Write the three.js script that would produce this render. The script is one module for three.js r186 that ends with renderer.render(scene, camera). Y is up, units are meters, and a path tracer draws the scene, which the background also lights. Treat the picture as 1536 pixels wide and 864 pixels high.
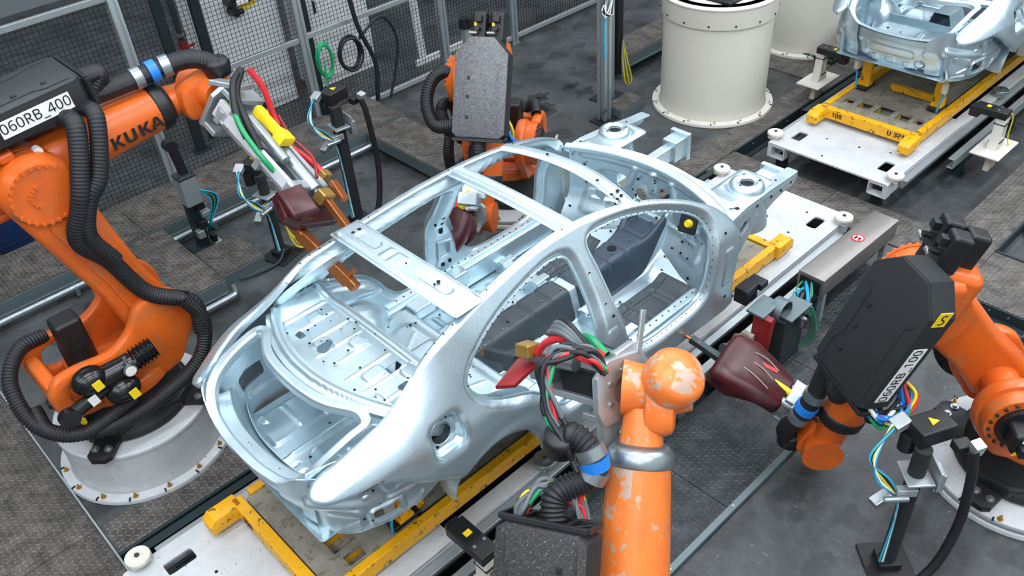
import * as THREE from 'three';
import { RoundedBoxGeometry } from 'three/addons/geometries/RoundedBoxGeometry.js';
import { TextGeometry } from 'three/addons/geometries/TextGeometry.js';
import { FontLoader } from 'three/addons/loaders/FontLoader.js';
import { mergeGeometries, mergeVertices, toCreasedNormals } from 'three/addons/utils/BufferGeometryUtils.js';
import { RectAreaLightUniformsLib } from 'three/addons/lights/RectAreaLightUniformsLib.js';

// ---------------------------------------------------------------- camera, light, exposure
const scene = new THREE.Scene();
scene.background = new THREE.Color(0x30363a);
const camera = new THREE.PerspectiveCamera(36.158, 1536 / 864, 0.05, 100);
camera.position.set(-2.256, 5.1356, 3.7226);
camera.up.set(0.46696, 0.78178, -0.41324);
camera.lookAt(-2.256 + 0.514098, 5.1356 - 0.620238, 3.7226 - 0.592459);
scene.add(camera);
const renderer = new THREE.WebGLRenderer({ antialias: true });
renderer.toneMapping = THREE.LinearToneMapping;
renderer.toneMappingExposure = 0.9;
renderer.shadowMap.enabled = true;
RectAreaLightUniformsLib.init();
// hall lighting: continuous strip fittings under the roof (x centre, z, length, width)
const HALL = { x0: -13, x1: 21, z0: -13, z1: 12, top: 9.6 };
const STRIPS = [];
for (const z of [-9.0, -4.6, -0.4, 3.6, 8.0]) for (const x of [-8, -1, 6, 13]) STRIPS.push([x, z, 5.2, 0.9, z < -8 ? 0.3 : z < -4 ? 0.55 : z < 0 ? 1.0 : 1.35]);
const STRIP_Y = 9.0, STRIP_POWER = 19, STRIP_COLOR = 0xf2f8ff;
for (const [x, z, l, w, k] of STRIPS) { // the rows over the fence side are dimmed
  const a = new THREE.RectAreaLight(STRIP_COLOR, STRIP_POWER * k, l, w);
  a.position.set(x, STRIP_Y - 0.06, z); a.rotation.x = -Math.PI / 2; a.castShadow = true; scene.add(a);
}

// ---------------------------------------------------------------- helpers
let seed = 7;
const rnd = () => { seed = (seed * 1664525 + 1013904223) >>> 0; return seed / 4294967296; };
const rr = (a, b) => a + (b - a) * rnd();
const V = (x, y, z) => new THREE.Vector3(x, y, z);
const PI = Math.PI, D2R = PI / 180;
const lerp = (a, b, t) => a + (b - a) * t, clamp = (x, a = 0, b = 1) => Math.min(b, Math.max(a, x));
const ss = (a, b, x) => { const t = clamp((x - a) / (b - a)); return t * t * (3 - 2 * t); };
const interp = (x, xs, ys) => { if (x <= xs[0]) return ys[0]; for (let i = 1; i < xs.length; i++) if (x <= xs[i]) return lerp(ys[i - 1], ys[i], (x - xs[i - 1]) / (xs[i] - xs[i - 1])); return ys[ys.length - 1]; };
// value noise, tiling with period n
function vnoise(n, s) { const g = new Float32Array(n * n); let q = s; for (let i = 0; i < n * n; i++) { q = (q * 1664525 + 1013904223) >>> 0; g[i] = q / 4294967296; } return (x, y) => { const xi = Math.floor(x), yi = Math.floor(y), fx = x - xi, fy = y - yi, sx = fx * fx * (3 - 2 * fx), sy = fy * fy * (3 - 2 * fy), a = ((xi % n) + n) % n, b = (a + 1) % n, c = ((yi % n) + n) % n, d = (c + 1) % n; return lerp(lerp(g[c * n + a], g[c * n + b], sx), lerp(g[d * n + a], g[d * n + b], sx), sy); }; }
// a computed texture: fn(u, v) -> [r, g, b] in 0..255 or one grey value
function tex(n, fn, color = true, rep = 1) {
  const d = new Uint8Array(n * n * 4);
  for (let j = 0; j < n; j++) for (let i = 0; i < n; i++) { let c = fn(i / n, j / n); if (typeof c === 'number') c = [c, c, c]; const o = (j * n + i) * 4; d[o] = clamp(c[0], 0, 255); d[o + 1] = clamp(c[1], 0, 255); d[o + 2] = clamp(c[2], 0, 255); d[o + 3] = 255; }
  const t = new THREE.DataTexture(d, n, n, THREE.RGBAFormat); t.wrapS = t.wrapT = THREE.RepeatWrapping; t.magFilter = THREE.LinearFilter; t.minFilter = THREE.LinearMipmapLinearFilter; t.generateMipmaps = true;
  if (color) t.colorSpace = THREE.SRGBColorSpace; t.repeat.set(rep, rep); t.needsUpdate = true; return t;
}
const std = (color, rough = 0.6, metal = 0, o = {}) => new THREE.MeshStandardMaterial({ color, roughness: rough, metalness: metal, side: THREE.DoubleSide, ...o });
const clean = g => { if (g.index) g = g.toNonIndexed(); for (const k of Object.keys(g.attributes)) if (!['position', 'normal', 'uv'].includes(k)) g.deleteAttribute(k); if (!g.attributes.uv) g.setAttribute('uv', new THREE.BufferAttribute(new Float32Array(g.attributes.position.count * 2), 2)); if (!g.attributes.normal) g.computeVertexNormals(); return g; };
const merge = l => { l = l.flat(9).filter(Boolean); return l.length === 1 ? l[0] : mergeGeometries(l.map(clean), false); };
const EU = (r) => new THREE.Matrix4().makeRotationFromEuler(new THREE.Euler(...r));
function place(g, p = [0, 0, 0], r) { if (r) g.applyMatrix4(EU(r)); g.translate(...p); return g; }
// boxes carry uv in metres
function uvBox(g) { if (g.index) g = g.toNonIndexed(); const p = g.attributes.position, uv = new Float32Array(p.count * 2), A = V(0, 0, 0), B = V(0, 0, 0), C = V(0, 0, 0); for (let i = 0; i < p.count; i += 3) { A.fromBufferAttribute(p, i); B.fromBufferAttribute(p, i + 1).sub(A); C.fromBufferAttribute(p, i + 2).sub(A); const n = B.cross(C), ax = Math.abs(n.x), ay = Math.abs(n.y), az = Math.abs(n.z), k = ay >= ax && ay >= az ? 0 : ax >= az ? 1 : 2; for (let j = i; j < i + 3; j++) { uv[2 * j] = k === 1 ? p.getZ(j) : p.getX(j); uv[2 * j + 1] = k === 0 ? p.getZ(j) : p.getY(j); } } g.setAttribute('uv', new THREE.BufferAttribute(uv, 2)); return g; }
function box(w, h, d, p, r, bev = 0.006) { const m = Math.min(w, h, d); const g = bev > 0 && m > bev * 2.2 ? new RoundedBoxGeometry(w, h, d, 1, Math.min(bev, m * 0.45)) : new THREE.BoxGeometry(w, h, d); place(g, p, r); return g; }
// a box between two points (bar with rectangular section w x h)
function bar(a, b, w, h = w, roll = 0, bev = 0.004) { const A = V(...a), B = V(...b), d = B.clone().sub(A), L = d.length(); const g = box(L, h, w, [0, 0, 0], null, bev); if (roll) g.rotateX(roll); const x = d.normalize(); let up = Math.abs(x.y) > 0.95 ? V(1, 0, 0) : V(0, 1, 0); const z = x.clone().cross(up).normalize(); up = z.clone().cross(x); g.applyMatrix4(new THREE.Matrix4().makeBasis(x, up, z)); const m = A.add(B).multiplyScalar(0.5); g.translate(m.x, m.y, m.z); return g; }
const AX = { x: [0, 0, -PI / 2], y: null, z: [PI / 2, 0, 0] };
function cyl(r0, r1, h, p, axis = 'y', seg = 20, open = false) { const g = new THREE.CylinderGeometry(r1, r0, h, seg, 1, open); return place(g, p, Array.isArray(axis) ? axis : AX[axis]); }
function rod(a, b, r, r2 = r, seg = 12) { const A = V(...a), B = V(...b), d = B.clone().sub(A), L = d.length(); const g = new THREE.CylinderGeometry(r2, r, L, seg); g.applyQuaternion(new THREE.Quaternion().setFromUnitVectors(V(0, 1, 0), d.normalize())); const m = A.add(B).multiplyScalar(0.5); g.translate(m.x, m.y, m.z); return g; }
function lathe(prof, p, axis = 'y', seg = 32) { return place(new THREE.LatheGeometry(prof.map(q => new THREE.Vector2(q[0], q[1])), seg), p, Array.isArray(axis) ? axis : AX[axis]); }
function tube(pts, r, seg = 0, rad = 8, tension = 0.5) { const c = new THREE.CatmullRomCurve3(pts.map(q => V(...q)), false, 'catmullrom', tension); return new THREE.TubeGeometry(c, seg || Math.max(8, pts.length * 7), r, rad, false); }
// corrugated hose: a tube whose radius ripples
function hose(pts, r, pitch = 0.018, amp = 0.12, rad = 12) { const c = new THREE.CatmullRomCurve3(pts.map(q => V(...q)), false, 'catmullrom', 0.5); const L = c.getLength(), n = Math.min(420, Math.max(20, Math.round(L / pitch * 4))); const g = new THREE.TubeGeometry(c, n, r, rad, false); const p = g.attributes.position; const fr = c; for (let i = 0; i <= n; i++) { const k = (i % 4 === 0 || i % 4 === 1) ? 1 : 1 - amp; const ctr = c.getPointAt(i / n); for (let j = 0; j <= rad; j++) { const o = i * (rad + 1) + j; p.setXYZ(o, lerp(ctr.x, p.getX(o), k), lerp(ctr.y, p.getY(o), k), lerp(ctr.z, p.getZ(o), k)); } } g.computeVertexNormals(); return g; }
// extruded outline in the XY plane, centred on z
function ext(pts, depth, bev = 0.008, holes = [], smooth = false, seg = 2) {
  const mk = (q, K) => { const s = new K(); if (smooth) { const c = new THREE.CatmullRomCurve3(q.map(a => V(a[0], a[1], 0)), true, 'centripetal'); const P = c.getPoints(q.length * 6); s.moveTo(P[0].x, P[0].y); for (let i = 1; i < P.length - 1; i++) s.lineTo(P[i].x, P[i].y); s.closePath(); } else { s.moveTo(q[0][0], q[0][1]); for (let i = 1; i < q.length; i++) s.lineTo(q[i][0], q[i][1]); s.closePath(); } return s; };
  const s = mk(pts, THREE.Shape); for (const h of holes) s.holes.push(mk(h, THREE.Path));
  const g = new THREE.ExtrudeGeometry(s, { depth: Math.max(0.001, depth - 2 * bev), bevelEnabled: bev > 0, bevelThickness: bev, bevelSize: bev, bevelOffset: -bev, bevelSegments: seg, curveSegments: 12 }); g.translate(0, 0, -depth / 2 + bev); return toCreasedNormals(g, 0.6);
}
const circ = (cx, cy, r, n = 20) => Array.from({ length: n }, (_, i) => [cx + r * Math.cos(i / n * 2 * PI), cy + r * Math.sin(i / n * 2 * PI)]);
const rect = (cx, cy, w, h) => [[cx - w / 2, cy - h / 2], [cx + w / 2, cy - h / 2], [cx + w / 2, cy + h / 2], [cx - w / 2, cy + h / 2]];
const mir = g => { g = clean(Array.isArray(g) ? merge(g) : g); const p = g.attributes.position, n = g.attributes.normal, t = g.attributes.uv; for (let i = 0; i < p.count; i++) { p.setZ(i, -p.getZ(i)); n.setZ(i, -n.getZ(i)); } for (let i = 0; i < p.count; i += 3) for (const a of [p, n, t]) for (let k = 0; k < a.itemSize; k++) { const q = a.array[(i + 1) * a.itemSize + k]; a.array[(i + 1) * a.itemSize + k] = a.array[(i + 2) * a.itemSize + k]; a.array[(i + 2) * a.itemSize + k] = q; } return g; };
// scene objects
const taken = {};
const numbered = n => { const k = taken[n] = (taken[n] ?? -1) + 1; return k ? `${n}_${String(k).padStart(3, '0')}` : n; };
const UVM = new Set(); // materials whose print needs uv in metres
function part(name, geo, m, parent, label) { let g = Array.isArray(geo) ? merge(geo) : geo; if (UVM.has(m)) g = uvBox(g); const o = new THREE.Mesh(g, m); o.name = name; o.castShadow = o.receiveShadow = true; if (label) o.userData.label = label; parent.add(o); return o; }
function thing(name, label, category, p = [0, 0, 0], turn = 0, group) { const o = new THREE.Group(); o.name = numbered(name); o.position.set(...p); o.rotation.y = turn; o.userData = { label, category }; if (group) o.userData.group = group; scene.add(o); return o; }
function single(name, geo, m, label, category, group) { const o = part(numbered(name), geo, m, scene); o.userData = { label, category }; if (group) o.userData.group = group; return o; }
function struct(name, geo, m, parent = scene) { const o = part(name, geo, m, parent); if (parent === scene) o.userData.kind = 'structure'; return o; }

// stamped sheet metal: marching squares over (u, v); sdf < 0 is metal; top / bot are offsets along the normal
function sheet({ u, v, sdf, pos, top = () => 0, bot = () => -0.004, flip = false }) {
  const [u0, u1, nu] = u, [v0, v1, nv] = v, du = (u1 - u0) / nu, dv = (v1 - v0) / nv;
  const S = new Float32Array((nu + 1) * (nv + 1));
  for (let j = 0; j <= nv; j++) for (let i = 0; i <= nu; i++) { let s = sdf(u0 + i * du, v0 + j * dv); if (i === 0 || j === 0 || i === nu || j === nv) s = Math.max(s, 1e-5); S[j * (nu + 1) + i] = s; }
  const T = [], B = [], UV = [], idx = [], rim = [], cache = new Map();
  const vert = (key, a, b, s) => { let k = cache.get(key); if (k !== undefined) return k; const e = 1e-3, p = pos(a, b), pu = pos(a + e, b), pv = pos(a, b + e); const n = V(pu[0] - p[0], pu[1] - p[1], pu[2] - p[2]).cross(V(pv[0] - p[0], pv[1] - p[1], pv[2] - p[2])).normalize(); if (flip) n.negate(); const t = top(a, b, -s), q = bot(a, b, -s); T.push(p[0] + n.x * t, p[1] + n.y * t, p[2] + n.z * t); B.push(p[0] + n.x * q, p[1] + n.y * q, p[2] + n.z * q); UV.push(a, b); k = T.length / 3 - 1; cache.set(key, k); return k; };
  for (let j = 0; j < nv; j++) for (let i = 0; i < nu; i++) {
    const c = [[i, j], [i + 1, j], [i + 1, j + 1], [i, j + 1]], s = c.map(([a, b]) => S[b * (nu + 1) + a]);
    if (s.every(q => q >= 0)) continue;
    const poly = [], cr = [];
    for (let k = 0; k < 4; k++) {
      const [a, b] = c[k], [a2, b2] = c[(k + 1) % 4], s1 = s[k], s2 = s[(k + 1) % 4];
      if (s1 < 0) poly.push(vert('g' + a + ',' + b, u0 + a * du, v0 + b * dv, s1));
      if ((s1 < 0) !== (s2 < 0)) { const t = s1 / (s1 - s2); const key = a + b * 1 < a2 + b2 * 1 ? `e${a},${b},${a2},${b2}` : `e${a2},${b2},${a},${b}`; const q = vert(key, u0 + (a + (a2 - a) * t) * du, v0 + (b + (b2 - b) * t) * dv, 0); poly.push(q); cr.push([q, s1 < 0]); }
    }
    for (let k = 1; k < poly.length - 1; k++) idx.push(poly[0], poly[k], poly[k + 1]);
    for (let k = 0; k < cr.length; k++) if (cr[k][1]) { const nx = cr[(k + 1) % cr.length]; rim.push(cr[k][0], nx[0]); }
  }
  const mk = (P, fl) => { const g = new THREE.BufferGeometry(); g.setAttribute('position', new THREE.Float32BufferAttribute(P, 3)); g.setAttribute('uv', new THREE.Float32BufferAttribute(UV, 2)); const ix = idx.slice(); if (fl) for (let k = 0; k < ix.length; k += 3) { const t = ix[k + 1]; ix[k + 1] = ix[k + 2]; ix[k + 2] = t; } g.setIndex(ix); g.computeVertexNormals(); return clean(g); };
  const R = [], RU = [];
  for (let k = 0; k < rim.length; k += 2) { let [a, b] = [rim[k], rim[k + 1]]; if (flip) [a, b] = [b, a]; const q = (P, m) => R.push(P[3 * m], P[3 * m + 1], P[3 * m + 2]); q(T, a); q(B, a); q(B, b); q(T, a); q(B, b); q(T, b); for (let z = 0; z < 6; z++) RU.push(0, 0); }
  const g3 = new THREE.BufferGeometry(); g3.setAttribute('position', new THREE.Float32BufferAttribute(R, 3)); g3.setAttribute('uv', new THREE.Float32BufferAttribute(RU, 2)); g3.computeVertexNormals();
  return mergeGeometries([mk(T, flip), mk(B, !flip), clean(g3)], false);
}
// signed distances in the sheet's plane
function poly(pts, smooth = true, k = 8) { let P = pts; if (smooth) { const c = new THREE.CatmullRomCurve3(pts.map(a => V(a[0], a[1], 0)), true, 'centripetal'); P = c.getPoints(pts.length * k).slice(0, -1).map(a => [a.x, a.y]); } const n = P.length; return (x, y) => { let d = 1e9, ins = false; for (let i = 0, j = n - 1; i < n; j = i++) { const [xi, yi] = P[i], [xj, yj] = P[j]; const ex = xj - xi, ey = yj - yi, wx = x - xi, wy = y - yi, t = clamp((wx * ex + wy * ey) / (ex * ex + ey * ey + 1e-12)); const bx = wx - ex * t, by = wy - ey * t; d = Math.min(d, bx * bx + by * by); if ((yi > y) !== (yj > y) && x < ex * (y - yi) / ey + xi) ins = !ins; } return ins ? -Math.sqrt(d) : Math.sqrt(d); }; }
const sRect = (cx, cy, w, h, r = 0.01, a = 0) => { const ca = Math.cos(a), sa = Math.sin(a); return (x, y) => { const px = (x - cx) * ca + (y - cy) * sa, py = -(x - cx) * sa + (y - cy) * ca; const qx = Math.abs(px) - w / 2 + r, qy = Math.abs(py) - h / 2 + r; return Math.hypot(Math.max(qx, 0), Math.max(qy, 0)) + Math.min(Math.max(qx, qy), 0) - r; }; };
const sCirc = (cx, cy, r) => (x, y) => Math.hypot(x - cx, y - cy) - r;
const cut = (a, ...h) => (x, y) => { let d = a(x, y); for (const q of h) d = Math.max(d, -q(x, y)); return d; };
// raised (or sunk) beads and fields: list of [sdf, height, blend]
const emboss = l => (x, y) => { let e = 0; for (const [f, h, b = 0.012] of l) e += h * (1 - ss(-b, b, f(x, y))); return e; };
// ---------------------------------------------------------------- materials
const n8 = vnoise(8, 3), n16 = vnoise(16, 5), n32 = vnoise(32, 11), n64 = vnoise(64, 17), n128 = vnoise(128, 23);
const fbm = (u, v) => n8(u * 8, v * 8) * 0.4 + n16(u * 16, v * 16) * 0.25 + n32(u * 32, v * 32) * 0.17 + n64(u * 64, v * 64) * 0.1 + n128(u * 128, v * 128) * 0.08;
const fleck = (u, v, t) => n128(u * 128, v * 128) > t ? 1 : 0;
const concT = tex(512, (u, v) => { const a = 0.5 + (fbm(u, v) - 0.5) * 0.6, b = n128(u * 128 + 40, v * 128 + 9), sp = n128(u * 128 + 3, v * 128 + 77) > 0.965 ? 46 : 0, st = ss(0.56, 0.7, n16(u * 16 + 5, v * 16 + 2) * 0.6 + n32(u * 32, v * 32) * 0.4) * 16; const c = 68 + (a - 0.5) * 92 + (b - 0.5) * 10 + sp - st; return [c * 0.95, c * 1.0, c * 1.02]; }, true, 0.28);
const concR = tex(256, (u, v) => 118 + fbm(u, v) * 90, false, 0.28);
const treadN = (u, v, n) => { const a = u * n, b = v * n, i = Math.floor(a), j = Math.floor(b), fx = a - i - 0.5, fy = b - j - 0.5; const s = (i + j) & 1 ? 1 : -1; const p = (fx + s * fy) * 0.707, q = (fx - s * fy) * 0.707; const d = Math.hypot(p / 0.44, q / 0.13); return clamp(1.25 - d) * (d < 1.25 ? 1 : 0); };
const treadB = tex(512, (u, v) => 255 * clamp(treadN(u, v, 16) * 1.6), false, 1.5);
const treadT = tex(512, (u, v) => { const a = fbm(u, v), w = clamp(treadN(u, v, 16) * 1.6) * 38; const c = 80 + (a - 0.5) * 76 + w; return [c * 1.05, c, c * 0.95]; }, true, 1.5);
const treadD = tex(512, (u, v) => { const a = fbm(u + 0.3, v), w = clamp(treadN(u, v, 16) * 1.6) * 32; const c = 58 + (a - 0.5) * 54 + w; return [c * 0.95, c, c * 1.03]; }, true, 1.5);
const whiteT = tex(512, (u, v) => { const a = fbm(u, v), k = n128(u * 128, v * 128) > 0.93 && n16(u * 16, v * 16) > 0.55 ? 90 : 0; const c = 190 + (a - 0.5) * 34 - k; return [c * 0.985, c, c * 1.01]; }, true, 0.7);
const zincT = tex(512, (u, v) => { const a = fbm(u, v), b = n64(u * 64, v * 64); const c = 222 + (a - 0.5) * 12 + (b - 0.5) * 6; return [c * 0.90, c * 0.985, c * 1.02]; }, true, 0.9);
const zincR = tex(256, (u, v) => 72 + fbm(u, v) * 34, false, 0.9);
const orangeT = tex(512, (u, v) => { const a = fbm(u, v), wear = ss(0.60, 0.68, n8(u * 8 + 1, v * 8 + 4) * 0.5 + n32(u * 32, v * 32) * 0.3 + n64(u * 64, v * 64) * 0.2); return [lerp(212 + (a - .5) * 26, 168, wear * 0.45), lerp(97 + (a - .5) * 20, 108, wear * 0.45), lerp(30, 74, wear * 0.45)]; }, true, 1);
const wornT = tex(512, (u, v) => { const a = fbm(u, v), wear = ss(0.56, 0.68, n8(u * 8 + 2, v * 8 + 1) * 0.4 + n16(u * 16 + 7, v * 16) * 0.32 + n64(u * 64, v * 64) * 0.28) * 0.85; return [lerp(226 + (a - .5) * 22, 172, wear), lerp(118 + (a - .5) * 18, 158, wear), lerp(48, 150, wear)]; }, true, 1);
const speckT = tex(256, (u, v) => { const p = n128(u * 128, v * 128); const c = 40 + (p > 0.8 ? (p - 0.8) * 620 : 0) + n64(u * 64, v * 64) * 14; return [c * 1.02, c, c]; }, true, 2.2);
const lidT = tex(256, (u, v) => { const c = 78 + n128(u * 128, v * 128) * 34 + n64(u * 64, v * 64) * 16; return [c, c * 1.0, c * 1.03]; }, true, 1.2);
const rustT = tex(512, (u, v) => { const a = fbm(u, v), r = 0.7 * ss(0.58, 0.74, n16(u * 16, v * 16) * 0.6 + n64(u * 64, v * 64) * 0.4); return [lerp(136 + (a - .5) * 60, 104, r), lerp(132 + (a - .5) * 60, 92, r), lerp(120 + (a - .5) * 56, 72, r)]; }, true, 1.3);
const yellowT = tex(512, (u, v) => { const a = fbm(u, v), r = ss(0.7, 0.78, n16(u * 16 + 3, v * 16) * 0.55 + n64(u * 64, v * 64) * 0.45); return [lerp(232 + (a - .5) * 20, 110, r), lerp(168 + (a - .5) * 20, 84, r), lerp(12, 30, r)]; }, true, 1.2);
const shroudT = tex(256, (u, v) => { const a = fbm(u, v); return [78 + (a - .5) * 60, 20 + (a - .5) * 16, 26 + (a - .5) * 16]; }, true, 1.5);
const M = {
  concrete: std(0xffffff, 0.75, 0, { map: concT, roughnessMap: concR }),
  tread: std(0xffffff, 0.5, 0.35, { map: treadT, bumpMap: treadB, bumpScale: 0.004 }),
  treadDark: std(0xffffff, 0.55, 0.3, { map: treadD, bumpMap: treadB, bumpScale: 0.004 }),
  zinc: std(0xffffff, 1, 0.8, { map: zincT, roughnessMap: zincR }),
  zincPlain: std(0xb9c8cd, 0.45, 0.7),
  patch: std(0x4b5156, 0.5, 0.4), patchBlue: std(0x444f5b, 0.45, 0.45),
  hole: std(0x0a0d0f, 0.9, 0),
  white: std(0xffffff, 0.5, 0, { map: whiteT }), cream: std(0xcfccc1, 0.45, 0), creamDark: std(0xb9b2a0, 0.6, 0),
  orange: std(0xffffff, 0.34, 0, { map: orangeT }), worn: std(0xffffff, 0.38, 0.1, { map: wornT }),
  black: std(0x17191b, 0.45, 0), blackMatt: std(0x1d2022, 0.8, 0), blackGloss: std(0x121416, 0.25, 0), rubber: std(0x15171a, 0.55, 0), speck: std(0xffffff, 0.6, 0.1, { map: speckT }), cover: std(0x3c4043, 0.42, 0.35),
  steel: std(0x9aa3a6, 0.35, 0.85), alu: std(0xb4bcbf, 0.4, 0.7), darkSteel: std(0x3a4446, 0.5, 0.5), galv: std(0x6e7c7f, 0.5, 0.6), petrol: std(0x233235, 0.55, 0.3), stainless: std(0x8f8a86, 0.38, 0.75),
  yellow: std(0xffffff, 0.45, 0, { map: yellowT }), rust: std(0xffffff, 0.75, 0.1, { map: rustT }), label: std(0xf2d21a, 0.5, 0), sticker: std(0xe8e8e4, 0.5, 0), ink: std(0x121212, 0.6, 0), red: std(0x861a1e, 0.45, 0), redBright: std(0xd02a30, 0.4, 0), blue: std(0x1f78d0, 0.4, 0), cyan: std(0x1fa0c8, 0.4, 0), green: std(0x16905a, 0.4, 0), cableYellow: std(0xd8c81e, 0.45, 0), copper: std(0xb06a3c, 0.35, 0.8), brass: std(0xb08a48, 0.4, 0.7), grey: std(0x7d8586, 0.5, 0.1), greyCable: std(0x5d6468, 0.5, 0), binBlue: std(0x163a78, 0.5, 0), shroud: new THREE.MeshPhysicalMaterial({ map: shroudT, roughness: 0.35, side: THREE.DoubleSide, transmission: 0.25, thickness: 0 }), stain: std(0x25292a, 0.6, 0), wallPale: std(0xd2d8d9, 0.8, 0), lidGrey: std(0xffffff, 0.45, 0.25, { map: lidT }), wall: std(0x70797c, 0.8, 0), roof: std(0x5c676b, 0.8, 0), lamp: std(0xffffff, 0.5, 0, { emissive: 0xf2f8ff, emissiveIntensity: 3 }), cabinet: std(0xd6dad9, 0.5, 0),
};
for (const k of ['yellow', 'rust', 'white', 'speck', 'lidGrey']) UVM.add(M[k]);
const font = await new FontLoader().loadAsync('fonts/droid/droid_sans_bold.typeface.json');
const fontR = await new FontLoader().loadAsync('fonts/droid/droid_sans_regular.typeface.json');
// raised or printed lettering, in the XY plane, centred
function text(s, size, f = font, depth = 0.002, wide = 1) { const g = new TextGeometry(s, { font: f, size, depth, curveSegments: 3, bevelEnabled: false }); g.computeBoundingBox(); const b = g.boundingBox; g.translate(-(b.min.x + b.max.x) / 2, -(b.min.y + b.max.y) / 2, 0); g.scale(wide, 1, 1); return g; }

// ---------------------------------------------------------------- the hall
const PIT = -0.16;
{
  const { x0, x1, z0, z1, top } = HALL, cx = (x0 + x1) / 2, cz = (z0 + z1) / 2, W = x1 - x0, Dp = z1 - z0;
  // concrete slab with the conveyor pits left open
  const P0 = { x0: -1.93, x1: 4.85, z0: -1.07, z1: 1.0 }, P1 = { x0: 5.4, x1: 14, z0: -1.07, z1: 1.4 };
  const slab = (a, b, c, d, y = 0, t = 0.3) => uvBox(box(b - a, t, d - c, [(a + b) / 2, y - t / 2, (c + d) / 2], null, 0));
  struct('floor', merge([slab(x0, x1, z0, P0.z0), slab(x0, P0.x0, P0.z0, P0.z1), slab(P0.x1, P1.x0, P0.z0, P0.z1), slab(x0, P1.x0, P0.z1, P1.z1), slab(P1.x1, x1, P0.z0, P1.z1), slab(x0, x1, P1.z1, z1), slab(P0.x0, P0.x1, P0.z0, P0.z1, PIT, 0.14), slab(P1.x0, P1.x1, P1.z0, P1.z1, PIT, 0.14)]), M.concrete);
  const wt = 0.3;
  struct('wall_left', box(W, top, wt, [cx, top / 2, z0 - wt / 2], null, 0), M.wall);
  struct('wall_right', box(W, top, wt, [cx, top / 2, z1 + wt / 2], null, 0), M.wallPale);
  struct('wall_back', box(wt, top, Dp, [x1 + wt / 2, top / 2, cz], null, 0), M.wall);
  struct('wall_front', box(wt, top, Dp, [x0 - wt / 2, top / 2, cz], null, 0), M.wall);
  struct('ceiling', box(W, wt, Dp, [cx, top + wt / 2, cz], null, 0), M.roof);
  for (const [x, z, l, w] of STRIPS) { const t = thing('ceiling_strip_light', 'long white strip light hanging under the hall roof', 'light', [x, STRIP_Y, z], 0, 'strip lights under the roof'); part('housing', box(l + 0.1, 0.12, w + 0.1, [0, 0.07, 0]), M.sticker, t); part('diffuser', box(l, 0.02, w, [0, -0.02, 0], null, 0), M.lamp, t); for (const s of [-1, 1]) part('suspension_rod', rod([s * l * 0.35, 0.12, 0], [s * l * 0.35, top - STRIP_Y, 0], 0.015), M.galv, t); }
}
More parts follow.
